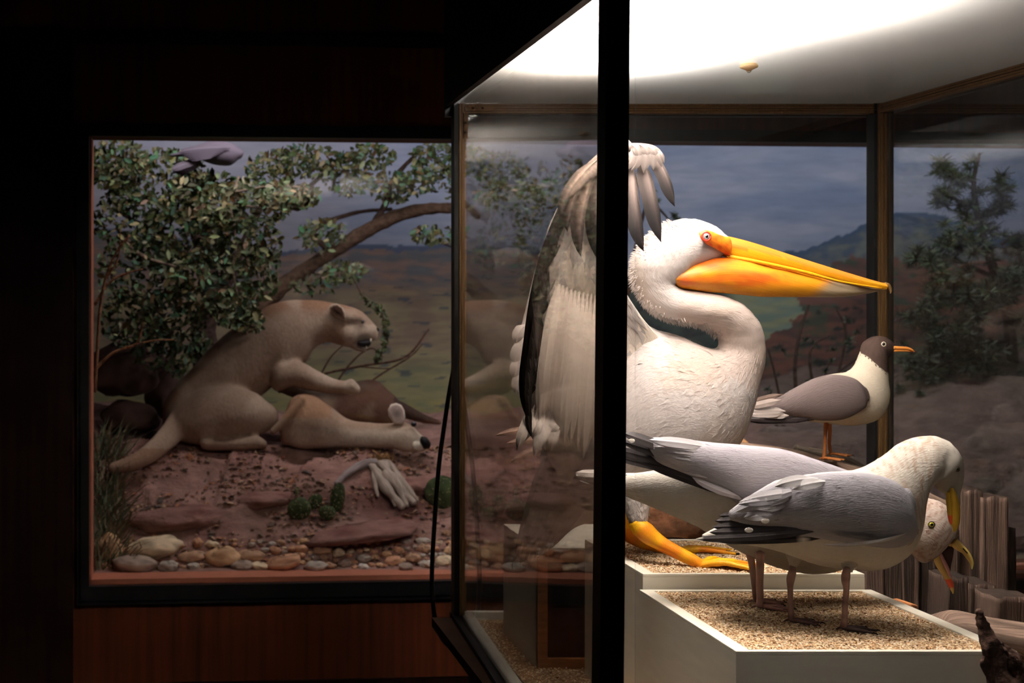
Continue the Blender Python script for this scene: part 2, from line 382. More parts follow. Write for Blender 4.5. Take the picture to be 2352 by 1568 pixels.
# ---------------- painted mural ----------------
def mural(u, v):
    n = fbm((u*.004, v*.016, 0), 1, 5); n2 = fbm((u*.012, v*.05, 5), 1, 4); n3 = fbm((u*.03, v*.05, 9), 1, 3)
    sky = mix(rgb(128, 140, 166), rgb(156, 160, 178), .5+n*1.1)
    sky = mix(sky, rgb(120, 126, 150), sm(450, 320, v)*.3)
    sky = mix(sky, rgb(150, 142, 150), sm(1200, 500, u)*.55)
    c = sky
    if u > 1400:
        r1 = pl(u, [(1400, 640), (1650, 606), (1770, 574), (1850, 576), (1890, 556), (1950, 536), (2000, 506), (2050, 491), (2110, 486), (2160, 494), (2200, 512), (2270, 545), (2400, 560), (2600, 560)])+6*n3
        if v > r1: c = mix(rgb(86, 98, 116), rgb(118, 122, 118), sm(0, 90, v-r1)+n3*1.2)
        if v > r1 and v < r1+9: c = rgb(76, 94, 118)
        r2 = pl(u, [(1400, 720), (1640, 700), (1760, 660), (1850, 640), (1900, 612), (1960, 588), (2010, 604), (2060, 594), (2200, 602), (2400, 590), (2600, 600)])+14*n3
        if v > r2: c = mix(mix(rgb(128, 92, 84), rgb(104, 84, 80), .5+n2*1.8), rgb(84, 92, 80), sm(.1, .4, n3+n2))
        g1 = pl(u, [(1400, 640), (1660, 676), (1760, 640), (1830, 700), (1890, 820), (1960, 1000)])
        if v > g1-15 and u < 1960: c = mix(rgb(150, 154, 124), rgb(128, 144, 132), .5+n2*1.6)
        r3 = pl(u, [(1400, 900), (1700, 820), (1770, 770), (1830, 740), (1880, 700), (1960, 690), (2040, 700), (2600, 690)])+20*n3
        if v > r3:
            c = mix(rgb(126, 88, 78), rgb(96, 76, 72), .5+n2*2)
            c = mix(c, rgb(72, 92, 74), .6*sm(-.1, .5, nz((u*.012+3, v*.02, 2))+n3))
            c = mix(c, rgb(60, 62, 58), sm(.25, .5, n3))
        if v > r3 and u > 2040: c = mix(c, mix(rgb(136, 140, 116), rgb(104, 118, 100), .5+n2), sm(770, 850, v))
        if u < 1700 and v > 600: c = mix(c, mix(rgb(58, 66, 66), rgb(84, 94, 88), .5+n3), sm(1700, 1650, u)*sm(600, 650, v+30*n3))
        if v > 900: c = mix(c, rgb(88, 94, 84), sm(900, 980, v)*.6)
    else:
        r1 = pl(u, [(-300, 500), (200, 520), (500, 560), (640, 575), (800, 560), (950, 566), (1100, 550), (1400, 600)])+7*n3
        if v > r1: c = mix(rgb(134, 112, 104), rgb(104, 104, 108), .5+n2*2.0)
        if v > r1 and v < r1+12: c = rgb(88, 96, 118)
        r2 = 670+10*n3
        if v > r2-40: c = mix(c, mix(rgb(150, 138, 112), rgb(136, 118, 104), .5+n2*1.6), sm(r2-40, r2+30, v))
        if v > 780: c = mix(c, mix(rgb(156, 148, 110), rgb(128, 132, 104), .5+n2), sm(780, 880, v))
        if v > 900: c = mix(c, rgb(164, 150, 92), sm(905, 935, v)*.5*(.6+n3))
        if v > 640 and nz((u*.022, v*.11, 7)) > .42: c = mix(c, rgb(72, 84, 96), .7)
    return c
mb = MB(); rows = []
for j in range(241):
    row = []; 
    for i in range(561):
        s_ = i/560; x = -1.1+7.3*s_; y = 7.62-.9*sm(.9, -1.1, x)*.6-.9*sm(5.0, 6.2, x)
        z = .75+1.95*j/240; u, v = PX((x, y, z)); row.append(mb.vert((x, y, z), mural(u, v)))
    rows.append(row)
mb.grid(rows)
tag(mb.build('painted_backdrop', M['mural']), 'painted landscape mural of sky, mountains and plains behind the dioramas', 'mural')

# ---------------- glass case ----------------
XL0, XL1, XR = .835, .752, 2.125        # left wall x at the back / at the near corner, right wall
YB, YN, FZ, TZ = 4.35, 2.52, .593, 2.149
case = thing('display_case', 'tall glass display case of stuffed birds with black corner post', 'display case', (1.45, 3.4, 0))
def wall_l(y): return XL0+(XL1-XL0)*(YB-y)/(YB-YN)
# near black post (leans a hair)
mb = MB()
def postring(u0, u1, v): a = P(u0, v, YN); b = P(u1, v, YN); return [(a.x, YN-.02, a.z), (b.x, YN-.02, b.z), (b.x, YN+.03, b.z), (a.x, YN+.03, a.z)]
mb.hexa(postring(1366, 1421, 1980)+postring(1388, 1441, -160)); mb.build('corner_post', M['black_metal'], case, smooth=False)
# back posts, bronze strips
def strips(mb, x, y, z0, z1, wd, n=5):
    for i in range(n):
        a = x-wd/2+wd*i/n; mb.box(a, a+wd/n*.86, y-.004*(1+(i % 2)), y+.012, z0, z1)
mb = MB(); strips(mb, XL0+.006, YB-.03, FZ+.0, TZ, .022, 3); mb.build('back_post', M['bronze'], case, smooth=False)
mb = MB(); strips(mb, XR-.008, YB-.03, FZ, TZ, .030, 5); mb.build('back_post', M['bronze'], case, smooth=False)
for q_ in ((XL0-.02, XL0-.006, YB-.03, YB+.02, .55, TZ), (XR+.008, XR+.02, YB-.04, YB+.02, .55, TZ), (XR-.034, XR-.025, YB-.03, YB+.02, FZ, TZ)): mb = MB(); mb.box(*q_); mb.build('post_backing', M['black_metal'], case, smooth=False)
mb = MB()
for k in range(4): mb.box(XL0, XR, YB-.03+.002*(k % 2), YB+.01, TZ-.030+k*.0075, TZ-.030+k*.0075+.006)
mb.build('top_rail', M['bronze'], case, smooth=False)
mb = MB()
for k in range(4): mb.box(XR-.02+.002*(k % 2), XR+.01, YN, YB, TZ-.030+k*.0075, TZ-.030+k*.0075+.006)
mb.build('top_rail', M['bronze'], case, smooth=False)
# corner bracket with screws
mb = MB(); mb.box(XL0+.01, XL0+.10, YB-.038, YB-.033, TZ-.024, TZ-.008); mb.box(XL0+.004, XL0+.02, YB-.038, YB-.033, TZ-.11, TZ-.03); br = mb.build('corner_bracket', M['bronze'], case, smooth=False)
for (bx, bz) in ((XL0+.035, TZ-.016), (XL0+.065, TZ-.016), (XL0+.012, TZ-.06), (XL0+.012, TZ-.09)):
    mb = MB(); mb.ball((bx, YB-.039, bz), .004, n=8, m=6, sc=(1, .5, 1)); mb.build('screw', M['black_metal'], br)
# panes
mb = MB(); mb.box(XL0, XR, YB-.012, YB-.006, FZ-.01, TZ); mb.build('glass_pane', M['glass'], case, smooth=False)
mb = MB(); mb.box(XR-.003, XR+.003, YN, YB-.04, FZ-.01, TZ-.03); mb.build('glass_pane', M['glass'], case, smooth=False)
mb = MB(); mb.box(XL1+.045, XR, YN+.0, YN+.006, FZ-.03, TZ+.05); mb.build('glass_pane', M['glass'], case, smooth=False)
mb = MB(); t_ = .005; mb.hexa([(XL1+.01, YN+.03, FZ-.02), (XL1+.01+t_, YN+.03, FZ-.02), (XL0+t_-.004, YB-.03, FZ-.02), (XL0-.004, YB-.03, FZ-.02),
    (XL1+.01, YN+.03, TZ), (XL1+.01+t_, YN+.03, TZ), (XL0+t_-.004, YB-.03, TZ), (XL0-.004, YB-.03, TZ)]); mb.build('glass_pane', M['glass_side'], case, smooth=False)
# frosted ceiling, lamp housing, hood
mb = MB(); mb.hexa([(XL1, YN, TZ), (XR+.01, YN, TZ), (XR+.01, YB, TZ), (XL0, YB, TZ), (XL1, YN, TZ+.006), (XR+.01, YN, TZ+.006), (XR+.01, YB, TZ+.006), (XL0, YB, TZ+.006)]); mb.build('ceiling_panel', M['frosted'], case, smooth=False)
mb = MB(); z1 = 3.02
mb.box(XL1-.03, XR+.03, YN-.04, YB+.03, z1, z1+.02); mb.box(XL1-.03, XR+.03, YN-.04, YN-.02, TZ-.00, z1); mb.box(XL0-.04, XR+.03, YB+.012, YB+.03, TZ-.035, z1); mb.box(XR+.012, XR+.03, YN-.04, YB+.03, TZ-.03, z1)
xa, xb = XL1-.012, XL0-.022
za, zb = TZ-.052, TZ-.004
mb.hexa([(xa-.018, YN-.04, za), (xa, YN-.04, za), (xb, YB+.03, zb), (xb-.018, YB+.03, zb), (xa-.018, YN-.04, z1), (xa, YN-.04, z1), (xb, YB+.03, z1), (xb-.018, YB+.03, z1)])
mb.build('hood', M['black_metal'], case, smooth=False)
for l_ in (CASE_LAMP, TRAY_FILL): l_.parent = case; l_.matrix_parent_inverse = Matrix.Translation(-Vector((1.45, 3.4, 0)))
# floor, painted half-round rails, black sill, wooden base
mb = MB(); mb.box(XL1, XR, YN, YB, FZ-.04, FZ-.012); mb.build('case_floor', M['inner'], case, smooth=False)
mb = MB(); ys = [YN+.03+(YB-.05-YN-.03)*k/12 for k in range(13)]; mb.tube([(wall_l(y)+.022, y, FZ-.004) for y in ys], .019, n=14); mb.build('inner_rail', M['rail_paint'], case)
mb = MB(); mb.box(XL0+.01, XR, YB-.045, YB-.02, FZ-.02, FZ+.014); mb.build('inner_rail', M['rail_paint'], case, smooth=False)
mb = MB()
def sideband(o0, o1, z0, z1):
    mb.hexa([(XL1-o1, YN-.03, z0), (XL1-o0, YN-.03, z0), (XL0-o0, YB+.03, z0), (XL0-o1, YB+.03, z0), (XL1-o1, YN-.03, z1), (XL1-o0, YN-.03, z1), (XL0-o0, YB+.03, z1), (XL0-o1, YB+.03, z1)])
sideband(-.0, .022, FZ-.035, FZ+.0); mb.box(XL0, XR+.02, YB, YB+.03, FZ-.035, FZ-.0); mb.box(XR+.004, XR+.025, YN, YB, FZ-.035, FZ); mb.box(XL1-.02, XR+.02, YN-.03, YN-.008, FZ-.035, FZ); mb.build('sill', M['black_metal'], case, smooth=False)
mb = MB(); sideband(-.03, .030, FZ-.085, FZ-.037); mb.build('sill_trim', M['mahogany'], case, smooth=False)
mb = MB(); mb.hexa([(XL1+.03, YN, 0), (XR, YN, 0), (XR, YB, 0), (XL0+.03, YB, 0), (XL1+.03, YN, FZ-.085), (XR, YN, FZ-.085), (XR, YB, FZ-.085), (XL0+.03, YB, FZ-.085)]); mb.build('base_cabinet', M['black_metal'], case, smooth=False)

# ceiling hook
hk = thing('ceiling_hook', 'small round wooden hook plate screwed to the case ceiling', 'hook', P(1720, 148, 3.60))
mb = MB(); c = P(1720, 148, 3.60); mb.tube([(c.x, c.y, TZ-.001), (c.x, c.y, TZ-.006), (c.x, c.y, TZ-.010), (c.x, c.y, TZ-.013)], [.020, .0225, .021, .014], n=24, col=rgb(206, 176, 132)); mb.build('mounting_plate', M['plain'], hk)
mb = MB(); mb.tube([(c.x+.006*math.cos(a), c.y, TZ-.016+.006*math.sin(a)) for a in [math.pi+math.pi*k/10 for k in range(11)]], .0011, n=6, col=rgb(120, 100, 70)); mb.build('wire_loop', M['plain'], hk)

# black cable hanging outside the case
pts = [(1052, 700, 4.40), (1049, 790, 4.40), (1043, 840, 4.40), (1032, 900, 4.40), (1020, 980, 4.40), (1008, 1070, 4.40), (998, 1200, 4.40), (992, 1320, 4.40), (996, 1400, 4.40), (1006, 1446, 4.40), (1022, 1474, 4.39), (1042, 1490, 4.38), (1056, 1494, 4.38)]
mb = MB(); kk = [tuple(p) for p in pts]; mb.tube([P(*cat(kk, i/60)) for i in range(61)], .0072, n=10)
tag(recenter(mb.build('power_cable', M['cable'])), 'black power cable hanging down outside the left edge of the glass case', 'cable')

# ---------------- pedestals ----------------
def bevel(o, wdt=.002):
    m = o.modifiers.new('b', 'BEVEL'); m.width = wdt; m.segments = 2
    return o
def tray(name, label, x0, x1, y0, y1, top, wl=.028):
    t = thing(name, label, 'pedestal', ((x0+x1)/2, (y0+y1)/2, FZ-.012))
    mb = MB(); mb.box(x0, x1, y0, y1, FZ-.012, top-.0075); (mb.build('box_body', M['white_paint'], t, smooth=False))
    mb = MB()
    mb.box(x0, x1, y0, y0+wl*.45, top-.0075, top); mb.box(x0, x1, y1-wl*.5, y1, top-.0075, top); mb.box(x0, x0+wl, y0+wl*.45, y1-wl*.5, top-.0075, top); mb.box(x1-wl, x1, y0+wl*.45, y1-wl*.5, top-.0075, top)
    bevel(mb.build('rim', M['white_paint'], t, smooth=False), .0012)
    return t
FT = .901; BT = .933
tray('bird_pedestal', 'white pedestal with recessed crushed-shell top under the two grey-backed gulls', 1.019, 1.540, 2.634, 3.196, FT)
tray('bird_pedestal', 'white pedestal with gravel top under the pelican, behind the nearer pedestal', 1.032, 1.533, 3.212, 3.68, BT)
# open plywood box standing at the left
t = thing('open_box', 'white painted box with open plywood front left of the pelican pedestal', 'box', (1.12, 3.93, FZ-.012))
x0, x1, y0, y1, z0, z1 = .922, 1.36, 3.727, 4.13, FZ-.012, .895
mb = MB(); mb.box(x0, x0+.012, y0+.004, y1, z0, z1); mb.box(x1-.012, x1, y0+.004, y1, z0, z1); mb.box(x0, x1, y0+.004, y1, z1, z1+.006); mb.box(x0+.012, x1-.012, y1-.012, y1, z0, z1); mb.build('box_shell', M['white_paint'], t, smooth=False)
mb = MB(); mb.box(x0, x0+.026, y0, y0+.018, z0, z1-.002); mb.box(x1-.026, x1, y0, y0+.018, z0, z1-.002); mb.box(x0+.026, x1-.026, y0, y0+.018, z1-.03, z1-.002); mb.box(x0+.026, x1-.026, y0, y0+.018, z0, z0+.03); mb.build('front_frame', M['ply'], t, smooth=False)
mb = MB(); mb.box(x0+.013, x0+.016, y0+.02, y1-.014, z0+.004, z1-.004); mb.box(x0+.016, x1-.014, y0+.02, y1-.013, z0+.004, z0+.01); mb.box(x0+.016, x1-.014, y1-.016, y1-.013, z0+.01, z1-.004); mb.build('box_lining', M['inner'], t, smooth=False)

# crushed shell: one heap per tray
def chips(name, label, x0, x1, y0, y1, z, n, seed, size=.0034, hole=None, dark=.03):
    rr = np.random.RandomState(seed); V = []; F = []; C = []
    xs = np.linspace(x0, x1, 60); ys = np.linspace(y0, y1, 60); b = 0
    mbx = MB(); rows = []
    for y in ys: rows.append([mbx.vert((x, y, z+.0022*nz((x*60, y*60, seed))-.0025), rgb(150, 122, 92)) for x in xs])
    mbx.grid(rows)
    base = np.array([(-1, 0, 0), (0, -.55, -.2), (1, 0, 0), (0, .55, -.1), (.1, 0, .45), (0, 0, -.4)])
    pal = [rgb(232, 206, 172), rgb(216, 184, 144), rgb(244, 226, 200), rgb(190, 148, 106), rgb(224, 198, 162), rgb(130, 92, 60)]
    for i in range(n):
        x = rr.uniform(x0, x1); y = rr.uniform(y0, y1)
        if hole and hole(x, y): continue
        s_ = size*rr.uniform(.55, 1.35); a, bb, c = rr.uniform(0, 6.28), rr.normal(0, .4), rr.normal(0, .4)
        Rm = np.array(Matrix.Rotation(a, 3, 'Z') @ Matrix.Rotation(bb, 3, 'X') @ Matrix.Rotation(c, 3, 'Y'))
        pts = (base*s_*rr.uniform(.75, 1.25, (6, 3))) @ Rm.T+np.array([x, y, z+rr.uniform(-.002, .0022)+.0022*nz((x*60, y*60, seed))])
        col = pal[rr.choice(6, p=[.3, .25, .15, .13, .17-dark, dark])]; k0 = len(mbx.v)
        for p in pts: mbx.vert(p, col)
        for f in ((0, 1, 4), (1, 2, 4), (2, 3, 4), (3, 0, 4), (1, 0, 5), (2, 1, 5), (3, 2, 5), (0, 3, 5)): mbx.f.append(tuple(k0+q for q in f))
    tag(mbx.build(name, M['chips'], smooth=False), label, 'gravel', kind='stuff')
chips('crushed_shell', 'pale crushed shell filling the nearer pedestal under the gulls', 1.047, 1.512, 2.6466, 3.182, FT-.0045, 21000, 1)
chips('crushed_shell', 'tan gravel under the yellow feet of the pelican', 1.060, 1.505, 3.2246, 3.666, BT-.0045, 13000, 2)
chips('crushed_shell', 'crushed shell spread over the floor of the glass case', XL0+.02, XR-.02, YN+.06, YB-.05, FZ-.006, 26000, 3, size=.0042, hole=lambda x, y: x > 1.03 and not (y > 3.7 and x < 1.1) or (x > .925 and y > 3.73 and y < 4.12))
# ---------------- birds ----------------
def eye(parent, u, v, Y, rpx, iris, rim=None, rimk=1.35, pup=.48, name='eye'):
    r = rpx/FP*Y; c = P(u, v, Y); mb = MB()
    mb.ball(c, r, iris, n=20, m=14, sc=(1, .8, 1)); e = mb.build(name, M['eye'], parent)
    mb = MB(); mb.ball(c+Vector((0, -r*.52, 0)), r*pup, (.004, .004, .004), n=14, m=10, sc=(1, .7, 1)); mb.build('pupil', M['eye'], e)
    if rim:
        mb = MB(); mb.tube([c+Vector((math.cos(a)*r*1.02, -r*.34, math.sin(a)*r*1.02)) for a in [2*math.pi*k/24 for k in range(25)]], r*.2*rimk, n=8, col=rim)
        mb.build('eye_rim', M['leg'], e)
def foot(parent, F, head, L, col, claw=(.03, .02, .015), web=None, r=.0022, spread=28, name='foot', hind=True):
    F = Vector(F); mb = MB(); web = web or col; tips = []
    for k, a in enumerate((-spread, 0, spread)):
        d = Vector((math.cos(math.radians(head+a)), math.sin(math.radians(head+a)), 0)); l = L*(1 if a == 0 else .88); T = F+d*l; tips.append((d, l))
        pts = [F+Vector((0, 0, .0035+r)), F+d*l*.35+Vector((0, 0, r*1.9)), F+d*l*.7+Vector((0, 0, r*1.4)), T+Vector((0, 0, r*.9))]
        kk = [tuple(p) for p in pts]; mb.tube([cat(kk, i/9) for i in range(10)], [r*(1.35-.6*i/9+.14*math.sin(i*2.4)) for i in range(10)], n=8, col=col)
    if hind:
        d = Vector((-math.cos(math.radians(head-20)), -math.sin(math.radians(head-20)), 0)); mb.tube([F+Vector((0, 0, r*2.5)), F+d*L*.12+Vector((0, 0, r*1.6)), F+d*L*.22+Vector((0, 0, r*.4))], [r*.9, r*.7, r*.3], n=7, col=col)
    o = mb.build(name, M['leg'], parent)
    mb = MB()
    for (d1, l1), (d2, l2) in zip(tips, tips[1:]):
        rows = []
        for i in range(8):
            q = i/7; row = []
            for j in range(9):
                w_ = j/8; dd = d1*(1-w_)+d2*w_; l = (l1*(1-w_)+l2*w_)*(.95-.2*math.sin(math.pi*w_))
                p = F+dd*l*q; row.append(mb.vert(p+Vector((0, 0, r*1.2+.0035*(1-q)-.0008*math.sin(math.pi*w_)+.0012*math.sin(j*1.3+i))), web, (q*L, w_*.02)))
            rows.append(row)
        mb.grid(rows)
    mb.build('web', M['leg'], o)
    for d, l in tips:
        mb = MB(); mb.tube([F+d*l+Vector((0, 0, r*1.2)), F+d*(l+r*1.6)+Vector((0, 0, r*1.1)), F+d*(l+r*3)+Vector((0, 0, -.0005))], [r*.55, r*.4, r*.1], n=6, col=claw)
        mb.build('claw', M['plain'], o)
def tubepx(mb, keys, n=24, col=(1, 1, 1), sides=12, rough=.0):      # keys (u, v, Y, radius px)
    ps, rs = [], []
    for i in range(n+1):
        u, v, Y, r = cat(keys, i/n); ps.append(P(u, v, Y)); rs.append(r/FP*Y)
    mb.tube(ps, rs, n=sides, col=col, rough=rough)
def quill(parent, b, m, t, wpx, col, name='primary_feather', nrm=(0, -1, 0), **k):
    mb = MB(); mb.feather(P(*b), P(*m), P(*t), wpx/FP*b[2], nrm, col, nl=16, **k)
    return mb.build(name, M['feather'], parent)

# ======== pelican ========
pel = thing('pelican', 'large white pelican with yellow-orange bill, folded neck and raised wing', 'pelican', (1.30, 3.44, BT))
W = rgb(178, 169, 164)
def pc(u, v, t, th):
    c = mix(W, rgb(172, 158, 146), sm(.1, .4, nz((u*.01, v*.01, 3)))*.6)
    if u > 1560 and v > 660 and v < 860: c = mix(c, rgb(174, 150, 136), .45)
    return c
KB = [(1668, 541, 1657, 589, 3.40), (1643, 521, 1645, 600, 3.40), (1608, 506, 1605, 614, 3.40), (1566, 503, 1578, 628, 3.40), (1524, 518, 1566, 642, 3.40), (1487, 548, 1558, 650, 3.40),
      (1456, 592, 1551, 655, 3.40), (1452, 643, 1550, 657, 3.40), (1476, 692, 1566, 663, 3.40), (1516, 726, 1606, 668, 3.40), (1565, 741, 1660, 678, 3.40), (1612, 749, 1708, 702, 3.40), (1648, 772, 1745, 748, 3.41),
      (1646, 800, 1757, 815, 3.42), (1602, 792, 1742, 878, 3.43), (1560, 772, 1722, 950, 3.44), (1505, 757, 1685, 1030, 3.45), (1455, 735, 1610, 1105, 3.45), (1400, 745, 1505, 1150, 3.45), (1345, 820, 1420, 1165, 3.45), (1300, 900, 1345, 1170, 3.45), (1270, 985, 1285, 1140, 3.45)]
KB = [k+((.9 if i < 13 else .74)*(P(k[0], k[1], k[4])-P(k[2], k[3], k[4])).length/2,) for i, k in enumerate(KB)]
LB = Loft(KB); mb = MB()
LB.mesh(mb, pc, ns=190, nt=44, cap0=.25, cap1=.5, disp=lambda p, t, th: .0016*noise.noise(Vector(p)*55)+.0015*noise.noise(Vector(p)*130))
LB.coat(mb, pc, .60, .97, -.9, math.pi+.5, 40, 44, .045, .055, lift=.0020)
LB.coat(mb, pc, .02, .60, -1.2, math.pi+1.2, 70, 34, .016, .07, lift=.0011)
body = mb.build('body', M['plume_soft'], pel)
# ragged crest down the nape
mb = MB()
for i in range(900):
    t = .17+.40*(i/900)+R.uniform(-.004, .004); th = R.gauss(0, .3); b = LB.pt(t, th); n = LB.nrm(t, th); d = (LB.pt(t+.02, th)-b).normalized()
    l = R.uniform(.006, .014); side = d.cross(n)
    mb.feather(b-n*.004, b+n*l*.5+d*l*.15, b+n*l*.9+d*l*(.2+R.uniform(0, .5)), .0011, side+n*.2, W, nl=3, blunt=.2, shaft=1)
mb.build('nape_crest', M['plume_soft'], pel)
# bill
def upc(u, v, t, th):
    split = pl(u, [(1655, 566), (1700, 574), (1800, 594), (1900, 626), (1980, 645), (2040, 657)])
    c = rgb(206, 106, 16) if v < split-3 else rgb(214, 150, 4)
    c = mix(c, rgb(206, 118, 40), .5*(v < split)*sm(1700, 1850, u)); return c
keys = [(1660, 540, 1652, 588, 3.395), (1710, 552, 1700, 595, 3.39), (1765, 569, 1757, 605, 3.385), (1850, 597, 1846, 625, 3.38), (1930, 622, 1927, 645, 3.375), (2000, 643, 1998, 659, 3.37), (2034, 652, 2032, 665, 3.37)]
LU = Loft([k+(.016-.006*i/6,) for i, k in enumerate(keys)]); mb = MB(); LU.mesh(mb, upc, ns=60, nt=26, cap0=.1, cap1=.6, disp=lambda p, t, th: .0012*max(0, math.cos((th-.35)*6)))
bill = mb.build('upper_bill', M['bill'], pel)
mb = MB(); tubepx(mb, [(2026, 654, 3.37, 5), (2038, 654, 3.37, 5), (2044, 661, 3.37, 4), (2046, 669, 3.37, 2.5), (2045, 674, 3.37, 1)], 12, rgb(120, 90, 50)); mb.build('bill_hook', M['bill'], bill)
mb = MB(); tubepx(mb, [(1670, 588, 3.376, 4.6), (1750, 603, 3.368, 4.4), (1850, 625, 3.365, 3.8), (1930, 646, 3.36, 2.4), (2025, 662, 3.362, 2)], 30, rgb(212, 148, 5)); mb.build('cutting_edge', M['bill'], bill)
def pch(u, v, t, th):
    n = fbm((u*.006, v*.03, 1), 1.2, 4); n2 = nz((u*.012, v*.02, 5)); c = mix(rgb(204, 122, 8), rgb(190, 84, 10), sm(-.3, .5, n*.8+n2*.4+.35*nz((u*.02, v*.35, 3))))
    edge = min(sm(628, 640, v), 1) if u < 1700 else 1
    c = mix(c, rgb(194, 128, 4), sm(650, 668, v)*.8+sm(1790, 1860, u)*.6+sm(1570, 1548, u)*.8)
    g = sm(1860, 1905, u+(v-670)*1.0); c = mix(c, rgb(146, 128, 102), g); return c
keys = [(1544, 628, 1541, 648, .022), (1560, 614, 1562, 660, .032), (1590, 603, 1596, 666, .038), (1640, 592, 1652, 673, .038), (1700, 594, 1712, 679, .034), (1765, 607, 1775, 682, .030), (1850, 627, 1858, 684, .025), (1920, 645, 1925, 683, .018), (1980, 657, 1982, 675, .012), (2028, 663, 2026, 668, .006)]
LP = Loft([(a, b, c, d, 3.385, e) for a, b, c, d, e in keys]); mb = MB(); LP.mesh(mb, pch, ns=90, nt=30, cap0=.5, cap1=.5, disp=lambda p, t, th: .0022*fbm((p.x*5, p.z*60, p.y*20), 1, 3)+.0012*nz((p.x*9, p.z*120, 3)))
mb.build('throat_pouch', M['bill'], pel)
# bare orange face around the eye
KF = [(1607, 533, 1608, 549, 3.352, .012), (1618, 528, 1622, 560, 3.347, .016), (1634, 531, 1638, 568, 3.350, .017), (1652, 539, 1656, 578, 3.362, .02), (1674, 545, 1674, 588, 3.375, .018)]
mb = MB(); Loft(KF).mesh(mb, lambda u, v, t, th: mix(rgb(214, 116, 20), rgb(198, 76, 18), sm(-.2, .4, nz((u*.08, v*.08, 2)))), ns=20, nt=20, cap0=.5, cap1=.2, disp=lambda p, t, th: .001*nz(p, 200)); mb.build('face_skin', M['leg'], pel)
eye(pel, 1621, 543, 3.328, 9.5, rgb(140, 136, 136), rgb(196, 52, 30))
# shoulder and legs
def thigh(parent, keys, col=W, name='thigh'):
    mb = MB(); L = Loft(keys); L.mesh(mb, col, ns=24, nt=22, cap0=.4, cap1=.6); L.coat(mb, col, .1, .95, -1, 4, 8, 12, .18, .2, lift=.003); return mb.build(name, M['plume_soft'], parent)
thigh(pel, [(1430, 1090, 1500, 1090, 3.37, .035), (1428, 1140, 1493, 1145, 3.365, .033), (1438, 1180, 1488, 1185, 3.36, .026), (1450, 1210, 1480, 1214, 3.355, .016)])
YW = lambda p: mix(rgb(238, 176, 14), rgb(226, 130, 16), sm(-.2, .35, nz(p, 22)))
mb = MB(); tubepx(mb, [(1458, 1195, 3.355, 17), (1478, 1218, 3.35, 23), (1510, 1243, 3.34, 18), (1555, 1268, 3.33, 15), (1592, 1287, 3.32, 14), (1612, 1299, 3.315, 13)], 36, YW, 16, .12); lg = mb.build('leg', M['leg'], pel)
def pelfoot(parent, u0, v0, Y0, tips, cols):
    mb = MB(); A = P(u0, v0, Y0); dirs = []
    for (u, v, Y) in tips:
        T = P(u, v, Y); k = [tuple(A), tuple(A*.6+T*.4+Vector((0, 0, .010))), tuple(A*.3+T*.7+Vector((0, 0, .006))), tuple(T)]
        mb.tube([cat(k, i/14) for i in range(15)], [.009*(1-.65*i/14)*(1+.1*math.sin(i*2)) for i in range(15)], n=10, col=YW, rough=.1); dirs.append(k)
    o = mb.build('foot', M['leg'], parent); mb = MB()
    for k1, k2 in zip(dirs, dirs[1:]):
        rows = []
        for i in range(16):
            q = i/15; row = []
            for j in range(11):
                w_ = j/10; qq = q*(1-.16*math.sin(math.pi*w_)); a = Vector(cat(k1, qq)); b = Vector(cat(k2, qq)); p = a*(1-w_)+b*w_+Vector((0, 0, .004*math.sin(w_*9+q*3)*q))
                row.append(mb.vert(p, cols, (q*.1, w_*.05)))
            rows.append(row)
        mb.grid(rows)
    mb.build('web', M['leg'], o)
    for k in dirs:
        p = Vector(k[-1]); d = (Vector(k[-1])-Vector(k[-2])).normalized(); mb = MB(); mb.tube([p, p+d*.007+Vector((0, 0, .002)), p+d*.013-Vector((0, 0, .002))], [.0035, .0028, .0008], n=7, col=(.03, .025, .02))
        mb.build('claw', M['plain'], o)
pelfoot(pel, 1606, 1298, 3.315, [(1738, 1309, 3.235), (1742, 1297, 3.32), (1668, 1286, 3.40)], rgb(240, 146, 24))
mb = MB(); tubepx(mb, [(1415, 1170, 3.50, 18), (1432, 1212, 3.50, 20), (1470, 1243, 3.50, 15), (1520, 1258, 3.50, 13), (1556, 1270, 3.50, 12)], 30, YW, 14, .12); mb.build('leg', M['leg'], pel)
pelfoot(pel, 1552, 1270, 3.50, [(1690, 1272, 3.47), (1684, 1264, 3.54), (1628, 1262, 3.60)], rgb(232, 120, 24))
# wings
def wing(parent, keys, col, name='wing', coats=()):
    L = Loft(keys); mb = MB(); L.mesh(mb, col, ns=90, nt=36, cap0=.5, cap1=.5)
    for c in coats: L.coat(mb, col, **c)
    return L, mb.build(name, M['plume'], parent)
def wc(u, v, t, th):
    c = mix(W, rgb(226, 212, 196), sm(0, .4, nz((u*.01, v*.006, 8))))
    edge = pl(v, [(320, 1395), (420, 1345), (480, 1314), (600, 1274), (700, 1254), (800, 1238), (880, 1226), (960, 1212)])
    b = sm(edge+8, edge-4, u+5*nz((u*.05, v*.06, 1)))*sm(975, 930, v); c = mix(c, rgb(40, 33, 30), b)
    return mix(c, rgb(176, 160, 150), sm(470, 380, v)*.55)
KW = [(1392, 338, 1440, 330, 3.26, .012), (1350, 374, 1436, 380, 3.25, .018), (1310, 425, 1434, 440, 3.25, .022), (1275, 492, 1428, 530, 3.25, .026), (1238, 590, 1426, 640, 3.25, .028), (1215, 690, 1470, 722, 3.26, .030, .05), (1201, 790, 1522, 790, 3.27, .032, .11), (1192, 870, 1530, 865, 3.28, .034, .13), (1198, 930, 1510, 935, 3.29, .034, .13), (1224, 990, 1480, 1000, 3.31, .032, .12), (1252, 1040, 1440, 1050, 3.33, .026, .10), (1275, 1080, 1410, 1090, 3.36, .016, .08)]
